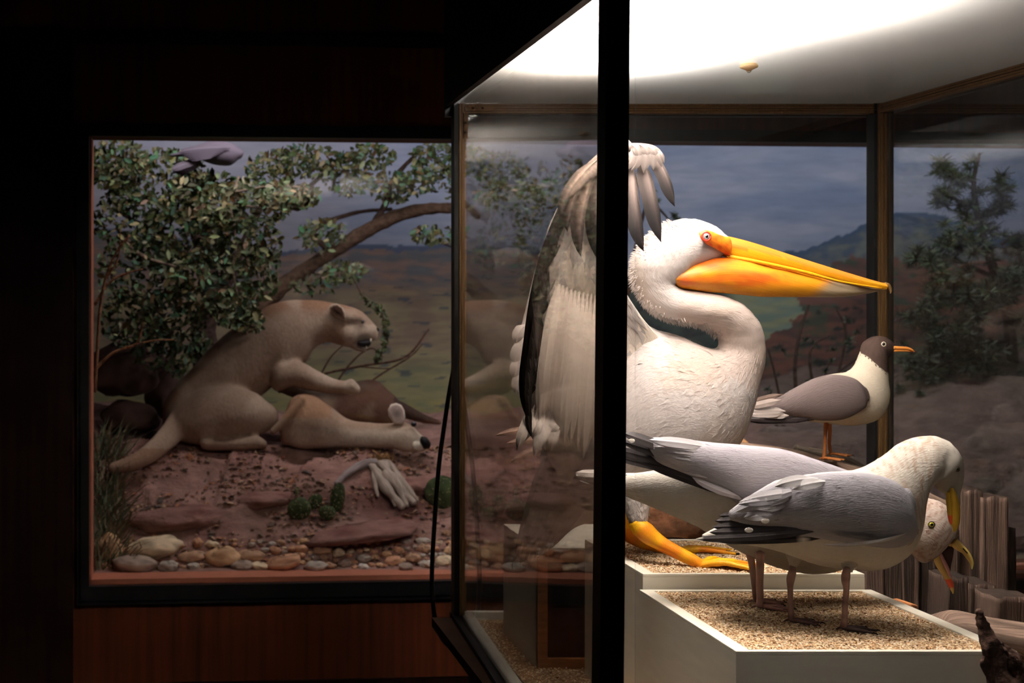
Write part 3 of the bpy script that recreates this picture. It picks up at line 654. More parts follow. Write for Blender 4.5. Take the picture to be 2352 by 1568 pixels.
LW, wo = wing(pel, KW, wc, 'near_wing', [dict(s0=.04, s1=.97, t0=.55, t1=2.9, nr=26, nc=14, ls=.085, wt=.16, lift=.0025, nl=5, dth=-.05)])
GF = lambda k: mix(rgb(80, 69, 65), rgb(15, 10, 10), sm(.05, .8, k))
GF2 = lambda k: mix(rgb(112, 96, 88), rgb(36, 27, 25), sm(.1, .9, k))
Yf = 3.20
prim = [((1492, 350), (1532, 385), (1550, 474), 15), ((1470, 352), (1500, 430), (1519, 556), 19), ((1452, 358), (1456, 470), (1479, 577), 19), ((1432, 362), (1420, 480), (1440, 588), 18),
        ((1412, 358), (1372, 470), (1398, 600), 18), ((1398, 350), (1352, 450), (1376, 602), 17), ((1392, 346), (1318, 460), (1334, 590), 16), ((1386, 350), (1302, 440), (1303, 533), 12), ((1384, 356), (1292, 430), (1288, 500), 11)]
for i, (b, m, t, w_) in enumerate(prim):
    quill(wo, (*b, Yf-.004*(i % 3)), (*m, Yf-.012-.004*(i % 3)), (*t, Yf-.002*i), w_, GF if i < 6 else GF2, nrm=(.15 if i < 4 else -.55, -1, 0), asym=.42, blunt=.66, shaft=3.0)
# greater coverts over the quill bases, and the pale wrist
mb = MB()
for (b, m, t, w_) in (((1500, 346), (1514, 352), (1520, 384), 7), ((1490, 340), (1504, 352), (1500, 392), 9), ((1476, 336), (1490, 356), (1478, 398), 11), ((1462, 336), (1476, 362), (1450, 392), 11), ((1450, 340), (1462, 362), (1434, 392), 10), ((1508, 346), (1522, 352), (1525, 376), 5), ((1440, 342), (1446, 366), (1420, 388), 10),
        ((1486, 336), (1506, 342), (1508, 366), 8), ((1468, 332), (1490, 340), (1486, 366), 9), ((1450, 333), (1472, 342), (1464, 370), 9)):
    mb.feather(P(*b, Yf-.02), P(*m, Yf-.034), P(*t, Yf-.024), w_/FP*Yf, (0, -1, .1), lambda k: mix(rgb(74, 64, 60), rgb(100, 90, 85), k), nl=10, shaft=1.25, blunt=.6)
for i in range(14):
    q = i/13; b = (1436-34*q, 346+8*q); t = (1368-66*q, 395+60*q+R.uniform(-6, 6)); mb.feather(P(*b, Yf-.016), P((b[0]+t[0])/2-8+6*q, (b[1]+t[1])/2-10, Yf-.03), P(*t, Yf-.016), 7/FP*Yf, (-.4, -1, .3), mix(rgb(130, 114, 104), rgb(96, 80, 74), R.random()), nl=9, shaft=1.4)
mb.build('covert_feathers', M['feather'], wo)
mb = MB(); tubepx(mb, [(1380, 372, 3.24, 8), (1402, 347, 3.235, 11), (1440, 340, 3.225, 11), (1476, 338, 3.22, 9), (1502, 342, 3.215, 7), (1518, 356, 3.21, 5), (1523, 374, 3.205, 2)], 24, rgb(92, 82, 78), 14); mb.build('wrist', M['plume'], wo)
mb = MB(); mb.ball(P(1438, 345, 3.31), .019, rgb(140, 132, 128), n=18, m=12, sc=(.9, .7, 1.2), nzs=.2, nf=6); mb.build('wrist_tuft', M['plume_soft'], wo)
# long secondaries down the underside and ragged hem
mb = MB()
for i in range(17):
    q = i/16; b = (1290+140*q, 620+90*q); t = (1236+190*q+R.uniform(-8, 8), 950+90*math.sin(q*2.2)+R.uniform(-24, 24)); mb.feather(P(*b, 3.245), P((b[0]+t[0])/2-14, (b[1]+t[1])/2, 3.185), P(*t, 3.245), 15/FP*3.2, (-.35, -1, 0), mix(rgb(200, 186, 174), rgb(178, 162, 150), R.random()), nl=12, shaft=1.08)
for i in range(7):
    q = i/12; b = (1228+150*q, 930+20*q); t = (1190+125*q+R.uniform(-10, 12)+(60*q*q), 1038+R.uniform(-26, 30)-40*q); mb.feather(P(*b, 3.275), P((b[0]+t[0])/2-6, (b[1]+t[1])/2, 3.22), P(*t, 3.25), 12/FP*3.2, (-.3, -1, 0), mix(W, rgb(210, 196, 186), R.random()), nl=9, shaft=1.05, blunt=.6)
mb.build('secondary_feathers', M['feather'], wo)
mb = MB()
for i in range(34):
    q = i/33; v = 470+500*q; u = pl(v, [(320, 1388), (420, 1325), (480, 1292), (600, 1252), (700, 1231), (800, 1215), (880, 1205), (980, 1206)])
    mb.feather(P(u+4, v-30, 3.245), P(u+6, v+4, 3.232), P(u+R.uniform(8, 18), v+34, 3.236), 7/FP*3.2, (-.6, -1, 0), rgb(44, 36, 32), nl=6, shaft=1.3, blunt=.5)
mb.build('dark_edge_feathers', M['feather'], wo)
# far wing: pale scraps behind the dark edge
KW2 = [(1392, 352, 1444, 334, 3.56, .008), (1290, 460, 1425, 460, 3.58, .02), (1235, 600, 1430, 600, 3.60, .022), (1205, 720, 1430, 740, 3.60, .024), (1183, 800, 1420, 830, 3.58, .026), (1180, 870, 1400, 900, 3.56, .022), (1200, 930, 1380, 960, 3.54, .016)]
_, fw = wing(pel, KW2, wc if False else (lambda u, v, t, th: W), 'far_wing', [dict(s0=.05, s1=.95, t0=.1, t1=1.6, nr=18, nc=8, ls=.09, wt=.14, lift=.004)])
mb = MB()
for (a, b_, c, d) in ((1208, 745, 1181, 790), (1205, 780, 1176, 840), (1200, 820, 1177, 872), (1206, 850, 1180, 905)):
    mb.feather(P(a, b_, 3.55), P((a+c)/2-8, (b_+d)/2-6, 3.54), P(c+4, d, 3.55), 14/FP*3.5, (-.2, -1, 0), W, nl=7, shaft=1.02, blunt=.55)
mb.build('secondary_feathers', M['feather'], fw)
for k, (b, m, t) in enumerate((((1235, 985), (1190, 985), (1136, 1000)), ((1250, 1010), (1205, 1008), (1162, 1018)), ((1260, 1030), (1215, 1030), (1170, 1062)))):
    quill(fw, (*b, 3.52), (*m, 3.50), (*t, 3.50), 9, rgb(150, 120, 106), nrm=(0, -1, .3), blunt=.4)
# tail, hanging down and left
tl = Loft([(1262, 980, 1440, 1010, 3.40, .05), (1255, 1040, 1430, 1120, 3.43, .04), (1240, 1095, 1392, 1184, 3.47, .028), (1222, 1160, 1320, 1212, 3.50, .016), (1203, 1220, 1268, 1258, 3.50, .010), (1188, 1262, 1215, 1290, 3.50, .006)])
mb = MB(); tc = lambda u, v, t, th: mix(rgb(214, 200, 188), rgb(180, 158, 142), sm(0, .5, nz((u*.01, v*.01, 2)))*.6); tl.mesh(mb, tc, ns=40, nt=24, cap0=.2, cap1=.5)
for i in range(11):
    q = i/10; mb.feather(P(1262+110*q, 1030+40*q, 3.40), P(1228+112*q, 1130+30*q, 3.41), P(1176+112*q+(4 if i else -2), 1308-8*q-70*q*q, 3.48), 13/FP*3.5, (-.4, -1, 0), mix(W, rgb(188, 168, 152), q), nl=12, shaft=1.06, blunt=.35)
mb.build('tail', M['plume'], pel)

# ======== gulls ========
def speckle(u, v, base, dark, amt, s=.045):
    n = noise.noise(Vector((u*s, v*s*1.4, 2.2)))+.6*noise.noise(Vector((u*s*2.3, v*s*2.6, 7)))
    return mix(base, dark, amt*sm(-.08, .42, n))
GW = rgb(170, 163, 153); MAN = rgb(136, 132, 137); BLK = rgb(50, 43, 43)
def gull_bill(parent, up, lo, c1, spot=None, name='bill', extra=None):
    mb = MB(); Loft(up).mesh(mb, c1, ns=26, nt=18, cap0=.1, cap1=.4); b = mb.build('upper_bill', M['bill'], parent)
    mb = MB(); Loft(lo).mesh(mb, spot or c1, ns=24, nt=16, cap0=.1, cap1=.4); mb.build('lower_bill', M['bill'], parent)
    return b
# --- nearest gull, head bowed ---
ga = thing('gull', 'grey-backed gull nearest the glass, head bowed with bill pointing down', 'gull', (1.28, 2.85, FT-.003))
def gac(u, v, t, th):
    head = sm(1960, 2060, u+ (1080-v)*.1) if v < 1240 else 0
    c = speckle(u, v, GW, rgb(128, 92, 66), .72*head*sm(2185, 2120, u), .09)
    return mix(c, rgb(184, 172, 156), .2)
KA = [(2205, 1158, 2196, 1160, 2.80, .007), (2205, 1138, 2176, 1140, 2.80), (2209, 1110, 2156, 1124, 2.80), (2211, 1080, 2140, 1110, 2.80), (2201, 1040, 2128, 1116, 2.80), (2170, 1009, 2115, 1132, 2.81), (2128, 1001, 2107, 1152, 2.81), (2078, 1014, 2107, 1184, 2.82), (2028, 1050, 2104, 1228, 2.83),
      (1972, 1078, 2078, 1275, 2.84), (1905, 1084, 2020, 1306, 2.85), (1845, 1092, 1940, 1306, 2.86), (1785, 1105, 1868, 1294, 2.86), (1735, 1135, 1795, 1268, 2.87), (1695, 1170, 1735, 1254, 2.87), (1655, 1205, 1680, 1248, 2.87), (1615, 1226, 1625, 1244, 2.87)]
LA = Loft(KA, .78); mb = MB(); LA.mesh(mb, gac, ns=130, nt=36, cap0=.3, cap1=.5, disp=lambda p, t, th: .0011*noise.noise(Vector(p)*90))
LA.coat(mb, gac, .02, .55, -1.2, 4.4, 60, 26, .022, .10, lift=.0009); LA.coat(mb, gac, .50, .97, 1.2, 4.4, 24, 14, .05, .12, lift=.0014)
mb.build('body', M['plume_soft'], ga)
def manc(u, v, t, th):
    c = MAN
    c = mix(c, rgb(182, 177, 180), sm(1780, 1690, u+(v-1110)*.9)*.8)  # paler to the upper left: lamplight put into the mantle colour
    c = mix(c, rgb(170, 167, 171), .7*sm(.15, .5, nz((u*.016, v*.05, 4)))*sm(1900, 1800, u))
    return c
KWA = [(2078, 1122, 2100, 1178, 2.765, .012), (2045, 1100, 2100, 1235, 2.76, .026), (1990, 1086, 2052, 1258, 2.765, .034), (1920, 1085, 1970, 1250, 2.775, .036), (1845, 1093, 1880, 1236, 2.785, .032), (1775, 1110, 1795, 1222, 2.80, .026), (1720, 1140, 1730, 1208, 2.81, .018), (1680, 1170, 1684, 1196, 2.82, .010)]
LWA, wa = wing(ga, KWA, manc, 'wing', [dict(s0=0, s1=.96, t0=.15, t1=math.pi-.1, nr=30, nc=13, ls=.12, wt=.16, lift=.0015, nl=5)])
# far wing shoulder
wing(ga, [(a, b, c-(c-a)*.35, d-(d-b)*.35, Y+.13, e*.8) for a, b, c, d, Y, e in KWA], manc, 'wing')
def spot(cb, ct, at=.9, wdt=.07): return lambda k: ct if abs(k-at) < wdt else cb
WT_ = rgb(216, 208, 198)
pr = [((1900, 1214), (1760, 1236), (1597, 1237), 8, .985), ((1885, 1206), (1760, 1222), (1628, 1222), 9, .97), ((1870, 1198), (1760, 1207), (1634, 1210), 9, .97), ((1860, 1190), (1770, 1192), (1640, 1196), 9, .97), ((1850, 1180), (1770, 1180), (1650, 1184), 9, .97), ((1930, 1226), (1800, 1246), (1640, 1240), 8, .3)]
for i, (b, m, t, w_, at) in enumerate(pr):
    quill(wa, (*b, 2.765+.004*i), (*m, 2.772+.004*i), (*t, 2.84+.003*i), w_, spot(BLK, WT_, at, .028), nrm=(0, -1, .25), shaft=1.15, blunt=.86)
for (u, v) in ((1758, 1196), (1720, 1217)):
    mb = MB(); mb.ball(P(u, v, 2.752), .0062, WT_, n=12, m=8, sc=(1.35, .12, .8)); mb.build('wing_spot', M['feather'], wa)
mb = MB()
for i in range(16):      # pale tertials and crescent
    q = i/15; b = (1850-60*q, 1120+70*q); t = (1690+30*q+R.uniform(-8, 8), 1165+R.uniform(-18, 22)+10*q); mb.feather(P(*b, 2.785), P((b[0]+t[0])/2, (b[1]+t[1])/2-9, 2.742), P(*t, 2.79), 11/FP*2.8, (0, -1, .35), mix(rgb(184, 179, 181), MAN, R.random()*.7), nl=9, shaft=1.05, blunt=.6)
for (b, m, t) in (((1905, 1105), (1850, 1108), (1818, 1124)), ((1880, 1098), (1812, 1100), (1778, 1118))):
    mb.feather(P(*b, 2.765), P(*m, 2.730), P(*t, 2.752), 12/FP*2.8, (0, -1, .4), rgb(190, 185, 185), nl=9, shaft=1.02, blunt=.5)
for i in range(9):
    q = i/8; mb.feather(P(2080-60*q, 1225+18*q, 2.735), P(2030-70*q, 1246+10*q, 2.735), P(1975-90*q, 1246+4*q, 2.755), 4/FP*2.8, (0, -1, -.2), mix(MAN, rgb(206, 198, 186), .25), nl=8, shaft=1.08, blunt=.6)
mb.build('tertial_feathers', M['feather'], wa)
mb = MB()
for i in range(9):
    q = i/8; mb.feather(P(1740+10*q, 1232+8*q, 2.87+.008*i), P(1690, 1240+3*q, 2.87+.008*i), P(1600+40*q, 1239+5*q, 2.87+.01*i), 7/FP*2.8, (0, -.6, 1), W, nl=8, shaft=1.02)
mb.build('tail', M['feather'], ga)
YB_ = rgb(186, 146, 34)
gull_bill(ga, [(2190, 1120, 2182, 1120, 2.782, .006), (2199, 1142, 2181, 1142, 2.782, .009), (2204, 1162, 2182, 1162, 2.785, .0085), (2205, 1185, 2184, 1184, 2.785, .008), (2203, 1202, 2186, 1203, 2.785, .0065), (2198, 1214, 2189, 1216, 2.785, .004), (2193, 1221, 2189, 1221, 2.785, .002)],
          [(2184, 1128, 2176, 1130, 2.786, .006), (2188, 1146, 2174, 1147, 2.787, .008), (2189, 1162, 2175, 1163, 2.788, .0075), (2190, 1180, 2177, 1182, 2.788, .007), (2191, 1198, 2181, 1200, 2.788, .0055), (2190, 1208, 2187, 1210, 2.788, .003)],
          lambda u, v, t, th: YB_, lambda u, v, t, th: rgb(214, 84, 34) if 1182 < v+.3*(u-2184) < 1204 else YB_)
eye(ga, 2198, 1077, 2.770, 5.2, rgb(104, 96, 44), rgb(60, 50, 40), rimk=.8, pup=.55)  # iris colour darkened to carry the shade on the bowed head
LEGC = lambda p: mix(rgb(150, 118, 110), rgb(112, 84, 78), sm(-.2, .4, nz(p, 60)))
thigh(ga, [(1800, 1255, 1850, 1262, 2.88, .016), (1810, 1285, 1838, 1288, 2.88, .011), (1816, 1300, 1829, 1301, 2.88, .006)], GW)
mb = MB(); tubepx(mb, [(1822, 1292, 2.88, 6), (1820, 1312, 2.88, 8.5), (1816, 1330, 2.88, 9), (1815, 1350, 2.88, 6.5), (1816, 1385, 2.88, 6), (1817, 1410, 2.88, 7), (1817, 1424, 2.88, 7)], 30, LEGC, 12, .1); l1 = mb.build('leg', M['leg'], ga)
F1 = P(1815, 1428, 2.88); F1.z = FT-.0035; foot(ga, F1, -12, .058, rgb(124, 92, 84), r=.0032)
thigh(ga, [(1925, 1285, 1975, 1290, 2.82, .014), (1935, 1300, 1962, 1304, 2.815, .010), (1940, 1312, 1954, 1313, 2.81, .006)], GW)
mb = MB(); tubepx(mb, [(1947, 1302, 2.81, 7), (1943, 1318, 2.81, 9.5), (1942, 1334, 2.81, 9), (1944, 1352, 2.81, 6.5), (1941, 1390, 2.81, 6), (1940, 1418, 2.81, 7), (1938, 1440, 2.81, 8)], 30, LEGC, 12, .1); mb.build('leg', M['leg'], ga)
F2 = P(1936, 1449, 2.81); F2.z = FT-.0035; foot(ga, F2, -8, .062, rgb(84, 64, 60), r=.0034)

# --- second gull, screaming ---
gb = thing('gull', 'grey-backed gull behind the nearest one, screaming with bill wide open', 'gull', (1.30, 3.05, FT-.003))
def gbc(u, v, t, th):
    h = sm(1990, 2080, u); return mix(speckle(u, v, GW, rgb(104, 74, 62), .95*h, .15), rgb(160, 132, 118), .45*h)
KBb = [(2200, 1232, 2146, 1244, 3.04, .014), (2198, 1214, 2129, 1266, 3.04, .030), (2189, 1186, 2118, 1292, 3.04), (2160, 1152, 2090, 1268, 3.04), (2110, 1141, 2046, 1246, 3.05), (2050, 1140, 1996, 1262, 3.06), (1988, 1122, 1950, 1298, 3.06), (1920, 1088, 1893, 1316, 3.07), (1850, 1058, 1832, 1314, 3.07),
       (1768, 1040, 1764, 1296, 3.07), (1690, 1042, 1690, 1262, 3.07), (1610, 1055, 1606, 1212, 3.07), (1545, 1072, 1530, 1178, 3.07), (1475, 1084, 1462, 1150, 3.07), (1400, 1086, 1390, 1122, 3.07), (1325, 1088, 1325, 1100, 3.07)]
LG = Loft(KBb, .74); mb = MB(); LG.mesh(mb, gbc, ns=130, nt=34, cap0=.08, cap1=.4, disp=lambda p, t, th: .0012*noise.noise(Vector(p)*90))
LG.coat(mb, gbc, .02, .40, -1.2, 4.4, 50, 26, .022, .11, lift=.0012); LG.coat(mb, gbc, .5, .95, 1, 4.2, 22, 14, .05, .13, lift=.0014)
mb.build('body', M['plume_soft'], gb)
MAN2 = rgb(146, 140, 146)
mc2 = lambda u, v, t, th: mix(MAN2, rgb(186, 180, 182), sm(1640, 1520, u)*.7)
KW3 = [(1965, 1088, 1985, 1150, 2.99, .012), (1890, 1062, 1900, 1180, 2.985, .028), (1800, 1034, 1800, 1186, 2.985, .036), (1715, 1024, 1720, 1172, 2.985, .038), (1640, 1018, 1650, 1124, 2.99, .034), (1570, 1010, 1580, 1090, 3.0, .028), (1515, 1006, 1520, 1066, 3.01, .02), (1488, 1008, 1492, 1046, 3.02, .010)]
LW3, wb_ = wing(gb, KW3, mc2, 'wing', [dict(s0=.02, s1=.97, t0=.0, t1=math.pi-.1, nr=30, nc=13, ls=.11, wt=.16, lift=.0015, nl=5)])
wing(gb, [(a, b-2, c-(c-a)*.35, d-(d-b)*.35, Y+.15, e*.8) for a, b, c, d, Y, e in KW3], mc2, 'wing')
for i, (b, m, t, w_) in enumerate((((1640, 1060), (1530, 1030), (1424, 991), 13), ((1650, 1072), (1540, 1050), (1420, 1010), 12), ((1660, 1084), (1550, 1070), (1400, 1026), 12), ((1660, 1096), (1540, 1084), (1372, 1036), 10), ((1690, 1140), (1600, 1110), (1470, 1060), 9))):
    quill(wb_, (*b, 3.0), (*m, 2.995+.004*i), (*t, 3.02+.004*i), w_, spot(BLK, WT_, .93, .03) if i == 9 else BLK, nrm=(0, -1, .3), shaft=1.25)
mb = MB(); mb.ball(P(1451, 1012, 3.0), .0058, WT_, n=12, m=8, sc=(1.2, .15, .8)); mb.build('wing_spot', M['feather'], wb_)
mb = MB()
for i in range(14):
    q = i/13; b = (1640+60*q, 1030+70*q); t = (1486+70*q+R.uniform(-4, 8), 1012+60*q+R.uniform(-6, 6)); mb.feather(P(*b, 2.985), P((b[0]+t[0])/2, (b[1]+t[1])/2-6, 2.955), P(*t, 3.0), 12/FP*3, (0, -1, .3), mix(rgb(188, 182, 184), MAN2, R.random()*.7), nl=9, shaft=1.04, blunt=.6)
for i in range(8):
    q = i/7; b = (1850-150*q, 1180-40*q); mb.feather(P(*b, 2.962), P(b[0]-50, b[1]-8, 2.96), P(b[0]-110, b[1]-36-8*q, 2.985), 8/FP*3, (0, -1, -.2), mix(MAN2, rgb(206, 198, 200), .4), nl=8, shaft=1.05)
mb.build('tertial_feathers', M['feather'], wb_)
mb = MB()
for i in range(8):
    q = i/7; mb.feather(P(1440, 1090+16*q, 3.06+.01*i), P(1390, 1088+12*q, 3.05+.01*i), P(1318+8*q+R.uniform(0, 6), 1084+20*q, 3.05+.01*i), 9/FP*3, (0, -1, .5), W, nl=8, shaft=1.03)
mb.build('tail', M['feather'], gb)
YB2 = rgb(206, 172, 92)
mb = MB(); Loft([(2198, 1236, 2178, 1250, 3.03, .0105), (2213, 1252, 2199, 1264, 3.03, .0082), (2223, 1263, 2211, 1271, 3.03, .0078), (2232, 1278, 2219, 1281, 3.03, .0065), (2236, 1292, 2228, 1294, 3.03, .0045), (2234, 1306, 2231, 1306, 3.03, .0015)]).mesh(mb, lambda u, v, t, th: mix(YB2, rgb(226, 204, 110), t), ns=26, nt=18, cap0=.1, cap1=.4)
mb.build('upper_bill', M['bill'], gb)
mb = MB(); mb.tube([P(2212, 1259, 3.021), P(2222, 1270, 3.0215)], [.0012, .0012], n=6, col=(.02, .015, .01)); mb.build('nostril', M['plain'], gb)
lowc = lambda u, v, t, th: rgb(216, 84, 40) if v > 1330 and v < 1350 else YB2
mb = MB(); Loft([(2144, 1243, 2135, 1256, 3.022, .008), (2154, 1262, 2142, 1275, 3.024, .009), (2164, 1290, 2150, 1298, 3.026, .009), (2177, 1316, 2164, 1320, 3.03, .0068), (2189, 1336, 2174, 1338, 3.03, .006), (2191, 1352, 2182, 1352, 3.03, .004), (2190, 1363, 2188, 1363, 3.03, .0015)]).mesh(mb, lowc, ns=30, nt=18, cap0=.3, cap1=.4)
mb.build('lower_bill', M['bill'], gb)
mb = MB(); tubepx(mb, [(2136, 1250, 3.012, 3), (2148, 1245, 3.010, 4.5), (2164, 1246, 3.010, 4.5), (2184, 1251, 3.016, 4)], 14, rgb(200, 160, 60)); mb.build('gape_skin', M['bill'], gb)
mb = MB(); Loft([(2152, 1247, 2144, 1262, 3.034, .012), (2186, 1252, 2154, 1278, 3.036, .013), (2188, 1270, 2168, 1302, 3.038, .010), (2183, 1294, 2178, 1314, 3.036, .005)]).mesh(mb, rgb(70, 32, 28), ns=14, nt=14); mb.build('mouth_lining', M['leg'], gb)
mb = MB(); tubepx(mb, [(2156, 1264, 3.018, 3.5), (2167, 1288, 3.018, 4.5), (2177, 1308, 3.02, 4), (2182, 1326, 3.028, 2.4), (2188, 1340, 3.03, 1)], 16, rgb(206, 146, 144)); mb.build('tongue', M['leg'], gb)
eye(gb, 2138, 1204, 2.998, 7, rgb(176, 168, 50), rgb(70, 56, 50), rimk=.8, pup=.55)
L2 = lambda p: mix(rgb(176, 138, 128), rgb(150, 112, 102), sm(-.2, .4, nz(p, 60)))
mb = MB(); tubepx(mb, [(1722, 1270, 3.06, 9), (1728, 1300, 3.06, 7.5), (1732, 1340, 3.06, 6.5), (1735, 1366, 3.06, 6.5), (1736, 1380, 3.06, 6)], 24, L2, 12, .08); mb.build('leg', M['leg'], gb)
F3 = P(1734, 1378, 3.07); F3.z = FT-.0035; foot(gb, F3, -6, .060, rgb(176, 138, 124), r=.003)
mb = MB(); tubepx(mb, [(1746, 1268, 3.0, 10), (1746, 1290, 3.0, 9), (1745, 1340, 3.0, 8), (1746, 1372, 3.0, 8), (1744, 1392, 3.0, 8)], 24, L2, 12, .08); mb.build('leg', M['leg'], gb)
F4 = P(1742, 1395, 3.01); F4.z = FT-.0035; foot(gb, F4, -14, .068, rgb(176, 134, 120), r=.0034)

# --- small dark-headed gull ---
LGY = 3.70
gc = thing('gull', 'small gull with dark brown head and orange bill standing on driftwood', 'gull', P(1905, 1056, LGY))
def gcc(u, v, t, th):
    hood = v < pl(u, [(1970, 800), (1978, 812), (1992, 818), (2010, 834), (2036, 856), (2050, 860)])
    return rgb(66, 50, 44) if hood else mix(rgb(204, 194, 176), rgb(196, 180, 154), .3)
KC = [(2060, 795, 2050, 808, LGY), (2048, 784, 2044, 818, LGY), (2030, 773, 2030, 832, LGY), (2005, 773, 2034, 846, LGY), (1984, 787, 2036, 858, LGY), (1978, 806, 2037, 868, LGY), (1972, 822, 2038, 884, LGY), (1962, 842, 2040, 908, LGY), (1945, 854, 2032, 940, LGY), (1918, 858, 2008, 966, LGY), (1885, 866, 1962, 977, LGY), (1850, 880, 1912, 974, LGY), (1812, 900, 1860, 968, LGY), (1775, 922, 1800, 962, LGY), (1735, 938, 1745, 955, LGY)]
LC = Loft(KC, .76); mb = MB(); LC.mesh(mb, gcc, ns=130, nt=34, cap0=.3, cap1=.4, disp=lambda p, t, th: .0008*noise.noise(Vector(p)*110))
LC.coat(mb, gcc, .02, .95, -1, 4.2, 50, 22, .03, .12, lift=.0014); mb.build('body', M['plume_soft'], gc)
GR = rgb(116, 102, 100); gcm = lambda u, v, t, th: GR
KW4 = [(1986, 888, 1992, 922, 3.635, .008), (1960, 868, 1984, 938, 3.63, .018), (1915, 860, 1940, 962, 3.635, .026), (1870, 870, 1890, 966, 3.64, .028), (1825, 892, 1840, 960, 3.65, .024), (1785, 915, 1795, 956, 3.66, .018), (1745, 930, 1750, 950, 3.67, .010)]
_, wc_ = wing(gc, KW4, gcm, 'wing', [dict(s0=0, s1=.97, t0=.1, t1=math.pi-.1, nr=28, nc=12, ls=.12, wt=.18, lift=.0010, nl=5)])
wing(gc, [(a, b-1, c-(c-a)*.4, d-(d-b)*.4, Y+.12, e*.8) for a, b, c, d, Y, e in KW4], gcm, 'wing')
for i, (b, m, t) in enumerate((((1880, 958), (1800, 966), (1706, 961)), ((1870, 964), (1790, 968), (1716, 966)), ((1850, 952), (1780, 958), (1708, 953)), ((1800, 905), (1760, 912), (1716, 926)))):
    quill(wc_, (*b, 3.635+.004*i), (*m, 3.64), (*t, 3.68+.004*i), 6.5, rgb(46, 36, 36) if i < 3 else rgb(110, 90, 80), nrm=(0, -1, .3), shaft=1.2)
mb = MB()
for i, (b, m, t) in enumerate((((1800, 950), (1770, 950), (1718, 951)), ((1805, 944), (1775, 940), (1720, 944)), ((1812, 954), (1785, 954), (1745, 950)), ((1795, 918), (1760, 925), (1722, 934)))):
    mb.feather(P(*b, 3.625), P(*m, 3.62), P(*t, 3.65), 8/FP*3.7, (0, -1, .3), rgb(190, 178, 172) if i < 3 else rgb(176, 160, 152), nl=8, shaft=1.03)
mb.build('tertial_feathers', M['feather'], wc_)
mb = MB()
for i in range(6): mb.feather(P(1790, 940+3*i, 3.69+.01*i), P(1760, 946+2*i, 3.69+.01*i), P(1722, 952+2*i, 3.69+.01*i), 6/FP*3.7, (0, -.5, 1), W, nl=6, shaft=1.02)
mb.build('tail', M['feather'], gc)
ob = rgb(216, 138, 60)
gull_bill(gc, [(2052, 794, 2050, 803, 3.69, .006), (2066, 795, 2064, 803, 3.69, .0055), (2082, 796, 2080, 804, 3.69, .005), (2093, 800, 2091, 806, 3.69, .0038), (2101, 806, 2099, 809, 3.69, .0015)],
          [(2050, 802, 2052, 809, 3.692, .005), (2066, 802, 2066, 808, 3.692, .0045), (2082, 803, 2083, 808, 3.692, .004), (2094, 805, 2094, 808, 3.692, .0015)], lambda u, v, t, th: mix(ob, rgb(208, 96, 40), sm(.8, 1, t)))
eye(gc, 2029, 790, 3.648, 4.5, (.012, .008, .007), rgb(226, 214, 190), rimk=1.1)
L3 = rgb(172, 104, 52)
for (u, Y, fh) in ((1896, 3.685, -4), (1906, 3.73, -10)):
    mb = MB(); base = 1056 if u < 1900 else 1046
    tubepx(mb, [(u+2 if u < 1900 else 1904, 972, Y, 6), (u, 990, Y, 4.2), (u-1, 1020, Y, 3.6), (u-3 if u < 1900 else u+2, base-8, Y, 4), (u-5 if u < 1900 else u+2, base-2, Y, 4)], 20, L3, 10, .1); mb.build('leg', M['leg'], gc)
    F = P(u-5 if u < 1900 else u+2, base, Y); foot(gc, F, fh-14, .050, rgb(186, 112, 54), r=.0026)
# ---------------- driftwood and pilings in the case ----------------
def plank(mb, prof, y0, y1, col, seed=0, n=26, lean=0.0):      # vertical weathered board: prof = (x0, x1, z0, z1); ragged top, grooves
    x0, x1, z0, z1 = prof; rows = []; nx = 9; ring = []
    for i in range(nx+1): ring.append((x0+(x1-x0)*i/nx, y0, 1))
    for i in range(3): ring.append((x1, y0+(y1-y0)*(i+1)/3, 0))
    for i in range(nx): ring.append((x1-(x1-x0)*(i+1)/nx, y1, 0))
    for i in range(2): ring.append((x0, y1+(y0-y1)*(i+1)/3, 0))
    for k in range(n+1):
        q = k/n; row = []
        for (x, y, fr) in ring:
            top = z1+.007*nz((x*60, y*60, seed)); z = z0+(top-z0)*q
            dx = .003*nz((z*9, seed, x*40)); dy = .0022*nz((x*160, seed+3, z*3))+.002*nz((x*60, z*30, seed)); g = noise.noise(Vector((x*190, z*2.2, seed)))
            c = mix(col, tuple(a*.35 for a in col), sm(.1, .5, g)); c = mix(c, tuple(min(1, a*1.5) for a in col), sm(.25, .6, nz((x*150, z*4, seed+9)))*.6)
            c = mix(c, tuple(a*.3 for a in col), sm(.3, .5, nz((x*14, z*5, seed+5)))*.7)
            row.append(mb.vert((x+dx+lean*(z-z0), y+dy, z), c, (z, x+y)))
        rows.append(row)
    mb.grid(rows, True)
    for r_, fl in ((rows[0], 1), (rows[-1], 0)):
        c = sum((mb.v[i] for i in r_), Vector())/len(r_); k = mb.vert(c, tuple(a*.6 for a in col))
        for j in range(len(r_)): mb.f.append((k, r_[(j+1) % len(r_)], r_[j]) if fl else (k, r_[j], r_[(j+1) % len(r_)]))
def X(u, Y): return (u-PU)/FP*Y
def Z(v, Y): return CZ-(v-PV)/FP*Y
wcol = rgb(92, 73, 63); FZ0 = FZ-.012
